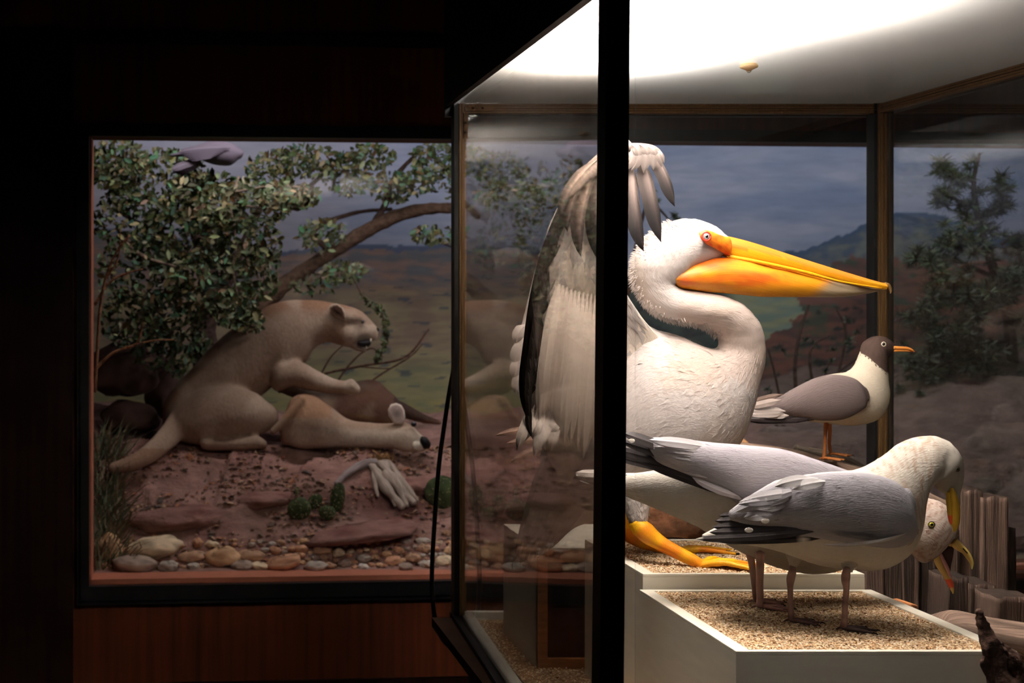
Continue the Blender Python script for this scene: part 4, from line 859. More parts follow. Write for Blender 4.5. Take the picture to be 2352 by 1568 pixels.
boards = [(1984, 2030, 1288, 3.42, 'weathered short plank beside the pedestals, leftmost of the plank row', .8), (2032, 2072, 1270, 3.425, 'weathered plank second from the left behind the screaming gull', .85), (2074, 2112, 1262, 3.42, 'reddish brown weathered plank under the neck of the screaming gull', .75),
          (2114, 2150, 1250, 3.43, 'very dark plank below the cheek of the screaming gull', .38), (2152, 2204, 1215, 3.44, 'grey weathered plank right behind the open bill of the screaming gull', .95),
          (2204, 2258, 1125, 3.47, 'tall weathered piling, highest of the plank row at right', 1.0), (2256, 2316, 1141, 3.46, 'broad grey piling with dark edge at the right end of the row', 1.12)]
for i, (u0, u1, vt, Y, lab, k) in enumerate(boards):
    mb = MB(); plank(mb, (X(u0, Y), X(u1, Y), FZ0, Z(vt, Y)), Y, Y+.035 if i < 5 else Y+.06, tuple(c*k for c in wcol), seed=i*3.7, n=34)
    tag(recenter(mb.build('weathered_plank', M['wood_old'])), lab, 'plank')
mb = MB(); plank(mb, (X(2302, 3.52), X(2336, 3.52), FZ0, Z(1215, 3.52)), 3.525, 3.58, rgb(52, 38, 32), seed=31, n=30); tag(recenter(mb.build('weathered_plank', M['wood_old'])), 'dark charred stump with sloping top at the right of the pilings', 'plank')
stumps = [(2178, 2226, 1326, 3.20, .42, 'short charred board in front of the tall pilings'), (2228, 2288, 1342, 3.19, .75, 'short grey board with a dark chipped top, middle of the front three'), (2291, 2375, 1371, 3.10, .8, 'short broad board at the right edge of the photograph')]
for i, (u0, u1, vt, Y, k, lab) in enumerate(stumps):
    mb = MB(); plank(mb, (X(u0, Y), X(u1, Y), FZ0, Z(vt, Y)), Y, Y+.09, tuple(c*k for c in wcol), seed=50+i*4.1, n=26); tag(recenter(mb.build('wooden_stump', M['wood_old'])), lab, 'stump')
def log(name, label, pts, rad, col, mat, cat_, n=18, fl=1.0, seed=0, amp=.25):
    mb = MB(); kk = [tuple(p) for p in pts]; m = 46; P_ = [Vector(cat(kk, i/m)) for i in range(m+1)]; rows = []; L = 0
    x = Vector((0, -1, 0))
    for i, p in enumerate(P_):
        d = (P_[min(i+1, m)]-P_[max(i-1, 0)]).normalized(); x = (Vector((0, -1, 0))-d*d.y*-1).normalized(); x = (x-d*x.dot(d)).normalized(); y = d.cross(x); row = []
        if i: L += (p-P_[i-1]).length
        r = pl(i/m, rad)
        for j in range(n):
            a = 2*math.pi*j/n; g = noise.noise(Vector((math.cos(a)*5+seed, math.sin(a)*5, L*4)))*amp+noise.noise(Vector((math.cos(a)*14, math.sin(a)*14+seed, L*6)))*amp*.5
            c = mix(col, tuple(q*.35 for q in col), sm(.05, .4, noise.noise(Vector((a*6, L*5, seed)))))
            row.append(mb.vert(p+(x*math.cos(a)+y*math.sin(a)*fl)*r*(1+g), c, (L, a*r)))
        rows.append(row)
    mb.grid(rows, True)
    for r_, f_ in ((rows[0], 1), (rows[-1], 0)):
        c = sum((mb.v[i] for i in r_), Vector())/n; k = mb.vert(c, tuple(q*.5 for q in col))
        for j in range(n): mb.f.append((k, r_[(j+1) % n], r_[j]) if f_ else (k, r_[j], r_[(j+1) % n]))
    return tag(recenter(mb.build(name, mat)), label, cat_)
log('driftwood_log', 'long weathered driftwood log that the dark-headed gull stands on', [P(1660, 1042, 3.84), P(1800, 1060, 3.80), P(1900, 1084, 3.72), P(2020, 1120, 3.68), P(2140, 1166, 3.62), P(2230, 1205, 3.58)], [(0, .035), (.3, .036), (.7, .035), (1, .028)], rgb(140, 116, 100), M['wood_old'], 'driftwood', seed=2)
log('driftwood_log', 'splintered grey driftwood slab lying along the back of the long log', [P(1826, 1032, 3.86), P(1880, 1044, 3.86), P(1940, 1060, 3.82), P(1996, 1088, 3.79)], [(0, .014), (.5, .018), (1, .014)], rgb(116, 102, 90), M['wood_old'], 'driftwood', fl=1.0, seed=8)
log('driftwood_log', 'smooth pale driftwood plank lying right of the nearer pedestal', [P(2120, 1440, 3.02), P(2190, 1440, 2.99), P(2260, 1458, 2.96), P(2380, 1482, 2.93)], [(0, .02), (.3, .036), (1, .042)], rgb(136, 112, 98), M['wood_old'], 'driftwood', seed=4, amp=.12)
log('bark_log', 'dark brown bark log behind the yellow leg of the pelican', [P(1462, 1208, 3.95), P(1520, 1204, 3.93), P(1580, 1216, 3.92), P(1640, 1240, 3.92)], [(0, .05), (.3, .062), (.7, .055), (1, .03)], rgb(112, 72, 48), M['bark'], 'log', seed=12, amp=.55, fl=1.0)
log('bark_log', 'wide dark log seen through the side glass, behind the open box', [P(1290, 1236, 4.22), P(1350, 1212, 4.20), P(1440, 1222, 4.18), P(1560, 1290, 4.16)], [(0, .05), (.4, .055), (1, .05)], rgb(90, 62, 46), M['bark'], 'log', seed=19, amp=.25)
log('support_timber', 'upright timber carrying the far end of the long driftwood log', [P(1680, 1080, 3.86), P(1680, 1280, 3.86), P(1680, 1496, 3.86)], [(0, .03), (1, .032)], rgb(90, 70, 60), M['wood_old'], 'timber', seed=23)
log('driftwood_log', 'brown broken wood end behind the breast of the pelican', [P(1676, 1030, 3.93), P(1700, 1022, 3.93), P(1720, 1046, 3.92)], [(0, .02), (.6, .022), (1, .012)], rgb(186, 136, 96), M['bark'], 'driftwood', seed=29)
mb = MB(); mb.hexa([P(2046, 1376, 3.16)+Vector((0, 0, -.32)), P(2100, 1392, 3.14)+Vector((0, 0, -.30)), P(2106, 1392, 3.24)+Vector((0, 0, -.28)), P(2052, 1378, 3.26)+Vector((0, 0, -.28)), P(2046, 1374, 3.16), P(2098, 1388, 3.14), P(2110, 1390, 3.24), P(2056, 1372, 3.26)], rgb(190, 124, 78)); o = mb.build('wood_block', M['bark'], smooth=False); bevel(o, .004)
tag(recenter(o), 'orange-brown cut wood block between pedestal and dark planks', 'wood block')
for i, (us, lab) in enumerate(((((2248, 1398, 3), (2262, 1450, 10), (2284, 1500, 16), (2316, 1600, 22), (2330, 1700, 24)), 'long dark splinter of rotten wood at the near right corner'), (((2292, 1476, 5), (2318, 1510, 14), (2350, 1560, 24), (2380, 1650, 30)), 'dark splintered wood lump right of the long splinter'))):
    Y = 2.585 + .0*i; mb = MB(); kk = [(*P(u, v, Y), r/FP*Y) for u, v, r in us]; q = [cat(kk, j/30) for j in range(31)]
    mb.tube([Vector(a[:3]) for a in q], [max(a[3]*1.5*(1+.35*nz((j*.7, i, 0))), .001) for j, a in enumerate(q)], n=14, col=rgb(70, 50, 42), rough=.8)
    o = tag(recenter(mb.build('wood_splinter', M['bark'])), lab, 'wood')

def gY(v): return pl(v, [(1009, 6.2), (1030, 6.0), (1055, 5.9), (1112, 5.8), (1177, 5.7), (1244, 5.6), (1310, 5.5)])
# ---------------- diorama: animals ----------------
TAN = rgb(162, 138, 122)
def on_ground(pt, k=0): return gz(pt[0], pt[1])+k
# cougar
cg = thing('cougar', 'tan cougar sitting with open mouth, forepaw on the fallen deer', 'cougar', (.55, 6.15, on_ground((.55, 6.15))))
mb = MB(); YC = 6.15
def LF(keys, k=.8, ns=50, nt=28, **a): Loft([q[:5]+((q[5],) if len(q) > 5 else ()) for q in keys], k).mesh(mb, (1, 1, 1), ns=ns, nt=nt, **a)
LF([(866, 751, 862, 767, YC, .03), (850, 733, 848, 776, YC, .05), (829, 714, 826, 790, YC, .075), (800, 702, 800, 797, YC, .085), (768, 696, 778, 792, YC, .085), (735, 690, 752, 786, YC, .08), (700, 688, 722, 800, YC, .095), (660, 689, 702, 832, YC, .12), (617, 701, 668, 864, YC, .135), (576, 726, 632, 884, YC, .13),
    (522, 763, 604, 906, YC, .13), (476, 806, 570, 925, YC, .13), (432, 855, 535, 955, YC, .13), (398, 890, 490, 1000, YC, .125), (376, 930, 440, 1022, YC, .11), (372, 985, 410, 1024, YC, .07)], ns=90, cap0=.4, cap1=.5)
LF([(430, 905, 432, 1018, 6.02, .07), (470, 890, 468, 1022, 6.0, .09), (530, 888, 528, 1014, 5.99, .10), (585, 900, 588, 1002, 6.0, .09), (618, 925, 618, 988, 6.02, .06)], cap0=.8, cap1=.8)
LF([(640, 830, 640, 900, 6.06, .07), (690, 830, 672, 888, 6.04, .068), (728, 850, 708, 896, 6.02, .055), (765, 868, 752, 903, 6.0, .045), (792, 874, 782, 903, 5.99, .042), (808, 868, 804, 906, 5.98, .048), (822, 882, 820, 904, 5.98, .035)], cap0=.6, cap1=.7)
LF([(660, 850, 640, 900, 6.24, .06), (700, 880, 680, 915, 6.26, .045), (740, 895, 725, 922, 6.28, .04)], cap0=.6, cap1=.7)
for (u, r) in ((812, 7), (819, 7)): mb.ball(P(u, 898, 5.955), r/FP*6, n=10, m=8)
LF([(470, 1000, 472, 1034, 5.95, .035), (510, 1004, 510, 1034, 5.94, .032), (560, 1004, 560, 1034, 5.93, .032), (590, 1000, 590, 1032, 5.93, .038), (606, 1008, 606, 1030, 5.93, .03)], cap0=.8, cap1=.8)
LF([(400, 930, 432, 1000, 6.06, .05), (376, 972, 408, 1020, 5.95, .042), (340, 1014, 360, 1058, 5.85, .036), (300, 1044, 310, 1080, 5.79, .032), (256, 1062, 260, 1090, 5.765, .028)], cap0=.3, cap1=.8)
LF([(828, 742, 826, 782, 6.12, .05), (845, 745, 842, 780, 6.12, .045), (860, 750, 858, 776, 6.13, .036), (868, 754, 865, 768, 6.14, .026)], ns=14, cap0=.3, cap1=.5)
LF([(796, 712, 800, 745, 6.08, .03), (822, 720, 822, 738, 6.085, .028), (838, 730, 836, 742, 6.10, .02)], ns=14)
LF([(812, 786, 808, 800, YC, .05), (828, 796, 820, 806, YC, .042), (842, 800, 836, 809, YC, .03)], cap0=.4, cap1=.6)     # lower jaw
mb.ball(P(858, 772, YC-.03), .022, n=10, m=8); mb.ball(P(800, 765, YC-.05), .05, n=10, m=8)
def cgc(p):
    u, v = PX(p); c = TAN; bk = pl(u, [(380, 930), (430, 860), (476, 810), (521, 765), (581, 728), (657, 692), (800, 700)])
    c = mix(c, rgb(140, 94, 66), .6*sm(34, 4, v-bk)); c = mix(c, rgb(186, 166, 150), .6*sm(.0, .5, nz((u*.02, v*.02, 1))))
    if u > 790 and v > 745: c = mix(c, rgb(186, 168, 152), .5)
    if u < 400 and v > 1030: c = mix(c, rgb(130, 92, 72), .6)
    if 742 < u < 790 and 735 < v < 800: c = mix(c, rgb(160, 122, 98), .35)
    return c
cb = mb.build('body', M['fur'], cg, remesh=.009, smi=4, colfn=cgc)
def dish(name, parent, pts, Y, th, c_in, c_out, mat):
    mb = MB(); n = len(pts); cu = sum(p[0] for p in pts)/n; cv = sum(p[1] for p in pts)/n
    o = [mb.vert(P(u, v, Y), c_out) for u, v in pts]; i_ = [mb.vert(P(cu+(u-cu)*.72, cv+(v-cv)*.72, Y-.006), c_in) for u, v in pts]; b = [mb.vert(P(cu+(u-cu)*.85, cv+(v-cv)*.85, Y+th), c_out) for u, v in pts]
    k1 = mb.vert(P(cu, cv, Y+th*.4), tuple(q*.6 for q in c_in)); k2 = mb.vert(P(cu, cv, Y+th*1.2), c_out)
    for j in range(n):
        q = (j+1) % n; mb.f += [(o[j], o[q], i_[q], i_[j]), (i_[j], i_[q], k1), (o[q], o[j], b[j], b[q]), (b[q], b[j], k2)]
    return mb.build(name, mat, parent)
dish('ear', cg, [(756, 706), (762, 699), (774, 697), (787, 706), (794, 722), (795, 737), (784, 733), (770, 727), (760, 718)], 6.055, .03, rgb(92, 66, 54), rgb(206, 184, 166), M['fur'])
eye(cg, 833, 739, 6.068, 4.2, (.01, .01, .015))
mb = MB(); mb.ball(P(866, 757, 6.13), .013, (.02, .015, .015), sc=(.8, 1.4, .8)); mb.build('nose', M['plain'], cg)
mb = MB(); Loft([(826, 782, 822, 792, 6.09, .02), (838, 780, 832, 797, 6.09, .028), (850, 779, 844, 797, 6.09, .02)]).mesh(mb, (.012, .009, .012), ns=12, nt=14); mb.build('open_mouth', M['plain'], cg)
mb = MB()
for (u, v, l) in ((852, 778, .02), (842, 800, -.016)): mb.tube([P(u, v, 6.075), P(u-1, v, 6.075)+Vector((0, 0, -l))], [.004, .001], n=6, col=rgb(220, 210, 190))
mb.build('teeth', M['plain'], cg)
# deer
dr = thing('deer', 'dead fawn-coloured deer lying on its side under the cougar', 'deer', (1.0, 6.05, on_ground((1.0, 6.05))))
mb = MB()
LF([(650, 960, 662, 1022, 5.97, .06), (672, 912, 690, 1030, 5.99, .10), (716, 905, 730, 1030, 6.0, .11), (757, 930, 765, 1030, 5.99, .085), (800, 962, 805, 1030, 5.97, .07), (850, 970, 852, 1030, 5.95, .062), (893, 972, 893, 1030, 5.93, .058), (925, 968, 920, 1034, 5.92, .06), (948, 978, 940, 1038, 5.91, .05), (966, 996, 955, 1040, 5.91, .036), (982, 1008, 972, 1036, 5.91, .026)], ns=60)
LF([(690, 905, 690, 1010, 6.22, .08), (740, 900, 745, 1010, 6.25, .12), (800, 880, 800, 1005, 6.26, .14), (860, 872, 860, 1000, 6.26, .14), (897, 900, 897, 990, 6.25, .11)], ns=40, cap0=.6, cap1=.5)
LF([(690, 905, 700, 925, 5.93, .03), (668, 930, 688, 945, 5.92, .028), (640, 965, 655, 975, 5.91, .022), (620, 985, 632, 998, 5.91, .018)], cap1=.8)
LF([(885, 905, 890, 950, 6.22, .05), (930, 925, 925, 960, 6.2, .032), (975, 950, 970, 972, 6.17, .02), (1014, 966, 1010, 976, 6.14, .014)], cap1=.8)
def drc(p):
    u, v = PX(p); c = rgb(160, 134, 116)
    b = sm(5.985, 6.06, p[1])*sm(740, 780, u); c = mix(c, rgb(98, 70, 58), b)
    lo = sm(975, 995, v)*sm(640, 700, u)*(p[1] < 6.1); c = mix(c, rgb(206, 190, 174), .7*lo+.2*nz((u*.03, v*.03, 0)))
    if u > 955 and v > 1012: c = rgb(214, 200, 186)
    if u > 905 and v < 965: c = rgb(70, 52, 46)
    if p[1] < 6.0 and v < 960 and u < 760: c = mix(c, rgb(160, 120, 92), .7)
    return c
mb.build('body', M['fur'], dr, remesh=.009, smi=4, colfn=drc)
dish('ear', dr, [(906, 974), (893, 955), (891, 940), (898, 928), (910, 925), (922, 930), (929, 942), (931, 958), (926, 974)], 5.88, .02, rgb(196, 176, 170), rgb(222, 206, 192), M['fur'])
eye(dr, 950, 974, 5.87, 6.5, (.015, .018, .03))
mb = MB(); Loft([(972, 1002, 966, 1018, 5.88, .02), (980, 1004, 974, 1030, 5.88, .026), (986, 1012, 982, 1030, 5.88, .016)]).mesh(mb, (.01, .01, .012), ns=12, nt=14); mb.build('nose', M['plain'], dr)
mb = MB(); mb.ball(P(956, 1022, 5.865), .017, rgb(214, 204, 190), sc=(1, .8, 1.1)); mb.build('muzzle_patch', M['fur'], dr)

# ---------------- diorama: trees and plants ----------------
def branch(mb, keys, n=30, col=rgb(74, 58, 52), sides=8, rough=.25, ground=False): tubepx(mb, keys, n, col, sides, rough)
LGc = [rgb(92, 102, 66), rgb(72, 80, 48), rgb(54, 58, 32), rgb(64, 70, 38), rgb(110, 122, 92), rgb(90, 76, 42), rgb(150, 146, 112), rgb(86, 122, 96)]
def leaves(mb, u, v, ru, rv, Y, n, size=.02, pal=LGc, dy=.18, shape=.45):
    for i in range(n):
        while 1:
            a, b = R.uniform(-1, 1), R.uniform(-1, 1)
            if a*a+b*b < 1: break
        c = P(u+a*ru, v+b*rv, Y+R.uniform(-dy, dy)); s_ = size*R.uniform(.6, 1.35)
        d = Vector((R.gauss(0, 1), R.gauss(0, .7), R.gauss(-.2, 1))).normalized(); nn = Vector((R.gauss(0, .6), -1, R.gauss(.4, .6))); sd = d.cross(nn).normalized()*s_*shape; up = sd.cross(d).normalized()
        k = len(mb.v); cc = tuple(q*R.uniform(.8, 1.2) for q in R.choice(pal)); f_ = up*s_*.12
        for p in (c-d*s_, c-d*s_*.3+sd+f_, c+d*s_*.45+sd*.8+f_, c+d*s_, c+d*s_*.45-sd*.8+f_, c-d*s_*.3-sd+f_): mb.vert(p, cc)
        mb.f += [(k, k+1, k+2, k+3), (k, k+3, k+4, k+5)]
bk_ = rgb(78, 62, 56)
oak = thing('oak_tree', 'leafy oak with dark trunk at the left of the diorama', 'tree', P(470, 985, 6.9))
mb = MB(); branch(mb, [(486, 1000, 6.9, 34), (474, 900, 6.9, 30), (470, 780, 6.88, 28), (476, 700, 6.85, 24), (470, 600, 6.8, 20), (440, 480, 6.75, 17), (415, 360, 6.7, 14)], 40, bk_, 14)
branch(mb, [(474, 720, 6.85, 20), (520, 650, 6.8, 14), (560, 560, 6.7, 10), (600, 470, 6.6, 8)], 24, bk_); branch(mb, [(472, 620, 6.8, 14), (400, 560, 6.7, 9), (330, 520, 6.6, 6), (262, 480, 6.5, 4)], 24, bk_)
mb.build('trunk', M['bark'], oak)
mb = MB(); branch(mb, [(586, 800, 6.95, 20), (590, 720, 6.95, 19), (640, 665, 6.95, 19), (700, 620, 6.93, 17), (770, 575, 6.9, 16), (850, 525, 6.88, 17), (930, 490, 6.85, 15), (1040, 478, 6.8, 12), (1120, 500, 6.8, 9)], 50, rgb(96, 76, 64), 12)
branch(mb, [(850, 525, 6.88, 9), (885, 470, 6.85, 7), (905, 410, 6.8, 6), (960, 350, 6.8, 4)], 20, bk_); branch(mb, [(760, 580, 6.9, 8), (720, 530, 6.9, 7), (810, 490, 6.9, 5), (900, 480, 6.9, 4)], 20, bk_)
branch(mb, [(960, 520, 6.8, 4), (1000, 550, 6.8, 3), (1046, 570, 6.8, 2)], 12, bk_); branch(mb, [(640, 500, 6.9, 8), (720, 420, 6.9, 5), (800, 350, 6.9, 4)], 16, bk_)
mb.build('branch', M['bark'], oak)
mb = MB()
for (u, v, ru, rv, Y, n) in ((270, 380, 70, 62, 6.2, 330), (370, 420, 120, 80, 6.2, 420), (300, 500, 90, 70, 6.2, 230), (470, 460, 100, 70, 6.1, 330), (560, 470, 110, 60, 6.0, 330), (660, 450, 75, 32, 5.95, 210), (560, 560, 90, 70, 6.0, 330), (420, 560, 110, 80, 6.1, 360), (330, 620, 110, 90, 6.1, 360), (480, 650, 100, 80, 6.0, 330),
                         (600, 620, 45, 70, 6.0, 130), (300, 730, 70, 70, 6.1, 220), (400, 720, 80, 60, 6.1, 200), (540, 710, 55, 45, 5.92, 210), (575, 740, 30, 25, 5.9, 80), (360, 800, 60, 50, 6.3, 130), (440, 820, 70, 60, 6.5, 150), (620, 390, 60, 40, 6.6, 120), (700, 370, 90, 40, 6.8, 190), (800, 400, 60, 50, 6.8, 160), (850, 360, 60, 30, 6.8, 110), (900, 430, 50, 40, 6.8, 110), (1000, 370, 60, 45, 6.8, 170), (960, 420, 60, 30, 6.8, 90), (1000, 540, 60, 22, 6.8, 90), (740, 540, 60, 40, 6.8, 120), (790, 625, 50, 25, 6.8, 80), (720, 650, 60, 30, 6.9, 60), (1090, 420, 70, 90, 6.8, 160), (1180, 470, 70, 100, 6.8, 150), (1290, 430, 70, 80, 6.8, 120), (1120, 580, 40, 60, 6.8, 70)):
    leaves(mb, u, v, ru, rv, Y, int(n*1.45), .0185, dy=.18)
mb.build('foliage', M['leaf'], oak)
mb = MB()
for k in ([(548, 405, 6.0, 3), (542, 440, 5.95, 4), (560, 470, 5.95, 4), (620, 480, 5.9, 2.5)], [(545, 440, 5.9, 3), (620, 428, 5.88, 2.5), (690, 430, 5.86, 2), (730, 450, 5.85, 1.5)], [(530, 480, 5.9, 3), (542, 560, 5.88, 3), (536, 620, 5.88, 3), (546, 680, 5.86, 2)], [(290, 560, 6.0, 5), (330, 590, 5.98, 5), (360, 600, 5.96, 4), (430, 620, 5.94, 2)], [(600, 540, 5.95, 2), (612, 590, 5.93, 2), (606, 640, 5.9, 1.5)]):
    branch(mb, k, 18, rgb(136, 118, 106), 7)
mb.build('twig', M['bark'], oak)
# hanging vine right of the cougar's face
vn = thing('vine', 'thin leafy vine curving down in front of the cougar face', 'vine', P(870, 845, 6.35))
mb = MB(); vk = [(812, 640, 6.6, 2), (840, 690, 6.45, 2), (872, 712, 6.35, 2), (886, 750, 6.35, 2), (884, 790, 6.35, 2), (862, 830, 6.35, 1.5)]; branch(mb, vk, 24, bk_, 6); mb.build('stem', M['bark'], vn)
mb = MB()
for i in range(26): u, v, Y, _ = cat(vk, .15+.85*i/25); leaves(mb, u, v, 9, 9, Y, 6, .015, dy=.03, pal=LGc[:3])
mb.build('leaves', M['leaf'], vn)
# dead sticks at left, bare bush behind the deer
def sticks(name, label, base, ks, col, catg='branches'):
    t = thing(name, label, catg, base)
    for k in ks: mb = MB(); branch(mb, k, 22, col, 7, .15); mb.build('stick', M['bark'], t)
sticks('dry_stalk', 'pale dry stalks leaning up along the left edge of the diorama', P(225, 900, 5.6), [[(218, 900, 5.6, 4), (232, 690, 5.6, 3.5), (262, 590, 5.6, 3), (298, 540, 5.6, 2.5)], [(218, 700, 5.6, 4), (250, 650, 5.62, 3), (290, 628, 5.62, 2.5), (328, 618, 5.6, 1.5)], [(216, 850, 5.6, 4), (260, 810, 5.6, 3), (312, 790, 5.6, 2.5), (330, 740, 5.6, 1.5)], [(244, 640, 5.6, 2.5), (272, 590, 5.6, 2), (276, 520, 5.6, 1.2)], [(280, 800, 5.6, 2), (350, 782, 5.6, 1.6), (400, 780, 5.6, 1)]], rgb(150, 104, 78), 'dry plant')
sticks('dead_bush', 'bare twiggy bush behind the deer and the cougar forepaw', P(760, 930, 6.55), [[(640, 900, 6.5, 3), (740, 860, 6.5, 3), (830, 840, 6.5, 3), (930, 820, 6.5, 3), (985, 755, 6.5, 2)], [(740, 930, 6.5, 3), (800, 840, 6.5, 2.5), (850, 800, 6.5, 2), (880, 820, 6.5, 1.5)], [(800, 930, 6.5, 3), (860, 870, 6.5, 2.5), (940, 820, 6.5, 2), (970, 790, 6.5, 1.5)], [(690, 925, 6.5, 3), (730, 870, 6.5, 2.5), (760, 820, 6.5, 2), (790, 790, 6.5, 1.5)], [(830, 842, 6.5, 2), (890, 846, 6.5, 1.5), (915, 838, 6.5, 1)]], rgb(90, 66, 56), 'dead bush')
sticks('dead_bush', 'curved bare stems in front of the painted hills, left of the dark-headed gull', P(1840, 960, 6.7), [[(1834, 960, 6.7, 5), (1826, 850, 6.7, 4), (1836, 770, 6.7, 3.5), (1858, 700, 6.7, 3)], [(1880, 960, 6.7, 4), (1860, 830, 6.7, 3), (1872, 790, 6.7, 2.5), (1905, 770, 6.7, 2)], [(1900, 950, 6.7, 4), (1930, 840, 6.7, 3), (1942, 760, 6.7, 3), (1922, 710, 6.7, 2)], [(1800, 960, 6.7, 3), (1780, 860, 6.7, 2.5), (1764, 800, 6.7, 2)], [(1870, 900, 6.7, 3), (1960, 830, 6.7, 2.5), (2040, 800, 6.7, 2)], [(1940, 960, 6.7, 3), (1990, 850, 6.7, 2.5), (2010, 740, 6.7, 2)]], rgb(74, 58, 50), 'dead bush')
mb = MB()
def needles(mb, u, v, r, Y, n, pal):
    c = P(u, v, Y)
    for i in range(n):
        d = Vector((R.gauss(0, 1), R.gauss(0, 1), R.gauss(.15, 1))).normalized(); l = r/FP*Y*R.uniform(.6, 1.2); s_ = d.orthogonal().normalized()*.0035; k = len(mb.v); cc = R.choice(pal)
        for p in (c-s_, c+s_, c+d*l+s_*.4, c+d*l-s_*.4): mb.vert(p, cc)
        mb.f.append((k, k+1, k+2, k+3))
PG = [rgb(62, 74, 54), rgb(44, 50, 36), rgb(72, 86, 58), rgb(34, 36, 28), rgb(60, 58, 42)]
pine = thing('pine_tree', 'scraggly dark pine behind the right-hand glass pane', 'tree', P(2330, 1010, 6.7))
mb = MB(); bkp = rgb(58, 46, 42); PKS = [[(2352, 1020, 6.7, 15), (2330, 860, 6.7, 13), (2310, 700, 6.7, 12), (2276, 600, 6.7, 10), (2246, 500, 6.7, 8), (2236, 420, 6.7, 5), (2250, 352, 6.7, 3)],
    [(2246, 480, 6.7, 5), (2200, 460, 6.65, 3.5), (2150, 440, 6.6, 3)], [(2240, 420, 6.7, 4), (2190, 400, 6.65, 3), (2150, 380, 6.6, 2)], [(2250, 500, 6.7, 4), (2300, 470, 6.7, 3), (2290, 400, 6.7, 2)],
    [(2290, 640, 6.7, 6), (2200, 600, 6.6, 4), (2140, 590, 6.5, 3), (2100, 600, 6.5, 2)], [(2310, 700, 6.7, 6), (2220, 680, 6.6, 5), (2150, 690, 6.5, 4), (2090, 720, 6.5, 3)], [(2320, 780, 6.7, 6), (2240, 800, 6.6, 5), (2180, 830, 6.5, 4), (2110, 860, 6.5, 3)],
    [(2330, 860, 6.7, 6), (2260, 890, 6.6, 5), (2190, 900, 6.5, 4), (2060, 930, 6.5, 3)], [(2300, 560, 6.7, 4), (2340, 540, 6.7, 3), (2345, 600, 6.7, 2)], [(2340, 930, 6.7, 6), (2250, 960, 6.5, 5), (2160, 960, 6.4, 3)], [(2260, 560, 6.7, 4), (2190, 540, 6.6, 3), (2170, 560, 6.6, 2)]]
for k in PKS: branch(mb, k, 30, bkp, 8)
mb.build('trunk', M['bark'], pine)
mb = MB()
for k in PKS:
    for i in range(15):
        t = .25+.75*i/14; u, v, Y, _ = cat(k, t); needles(mb, u+R.gauss(0, 12), v+R.gauss(0, 10)+6, 25, Y+R.uniform(-.1, .1), 60, PG)
for i in range(620):
    v = R.uniform(400, 1010)**.5*R.uniform(600, 1010)**.5; wd = pl(v, [(340, 20), (450, 60), (600, 90), (760, 150), (900, 170), (1000, 190)]); u = pl(v, [(340, 2236), (450, 2225), (600, 2250), (760, 2230), (1000, 2230)])+R.uniform(-wd, wd)
    if noise.noise(Vector((u*.014, v*.014, 3))) > -.10: needles(mb, u, v, R.uniform(16, 26), 6.6+R.uniform(-.3, .2), 44, PG)
mb.build('needles', M['leaf'], pine)
tw = thing('bare_sapling', 'bare sapling with small needle tufts behind the head of the pelican', 'sapling', P(1440, 970, 6.7))
mb = MB(); branch(mb, [(1440, 970, 6.7, 6), (1436, 800, 6.7, 5), (1446, 640, 6.7, 4.5), (1476, 500, 6.7, 4), (1496, 440, 6.7, 3)], 30, bkp, 8); branch(mb, [(1486, 462, 6.7, 3), (1512, 478, 6.7, 3), (1536, 504, 6.7, 2)], 12, bkp, 7); mb.build('stem', M['bark'], tw)
mb = MB()
for (u, v) in ((1500, 452), (1508, 462), (1548, 494), (1554, 502), (1498, 436)): needles(mb, u, v, 13, 6.7, 34, PG)
mb.build('needles', M['leaf'], tw)
sh = thing('shrub', 'low dark green shrubs along the foot of the painted hills', 'shrub', P(1900, 985, 6.75))
mb = MB()
for i in range(110):
    u = R.uniform(1690, 2130); v = R.uniform(pl(u, [(1690, 880), (1780, 800), (1900, 720), (2000, 740), (2130, 820)]), 1000)
    if noise.noise(Vector((u*.02, v*.02, 8))) > -.05: needles(mb, u, v, R.uniform(10, 17), 6.75+R.uniform(-.15, .1), 26, PG)
mb.build('foliage', M['leaf'], sh)
# grass tuft at the left, leaf litter
def ground_px(u, v):          # where the sight line of a pixel meets the diorama ground
    Y = 5.36
    while Y < 7.5:
        p = P(u, v, Y)
        if p.z <= gz(p.x, p.y): return p
        Y += .02
    return P(u, v, 7.0)
mb = MB()
for i in range(620):
    u = R.uniform(212, 292-30*R.random()); Y = R.uniform(5.45, 6.0); x = X(u, Y)*R.uniform(.98, 1.02); z = gz(x, Y); h = R.uniform(.05, .22); d = Vector((R.gauss(.25, .5), R.gauss(0, .4), 1)).normalized(); b = Vector((x, Y, z-.005))
    k = len(mb.v); s_ = Vector((.0028, .001, 0)); c = R.choice([rgb(98, 108, 84), rgb(126, 112, 84), rgb(78, 92, 68), rgb(110, 84, 64)]); dr_ = Vector((R.gauss(.02, .03), 0, -.02))
    for p in (b-s_, b+s_, b+d*h*.6+s_*.8, b+d*h*.6-s_*.8, b+d*h+dr_): mb.vert(p, c)
    mb.f += [(k, k+1, k+2, k+3), (k+3, k+2, k+4)]
tag(mb.build('dry_grass', M['leaf']), 'wiry dry grass growing along the left edge of the diorama', 'grass', kind='stuff')
mb = MB()
def lit(u, v): return noise.noise(Vector((u*.008, v*.02, 4)))+.35*noise.noise(Vector((u*.03, v*.05, 4)))
cnt = 0
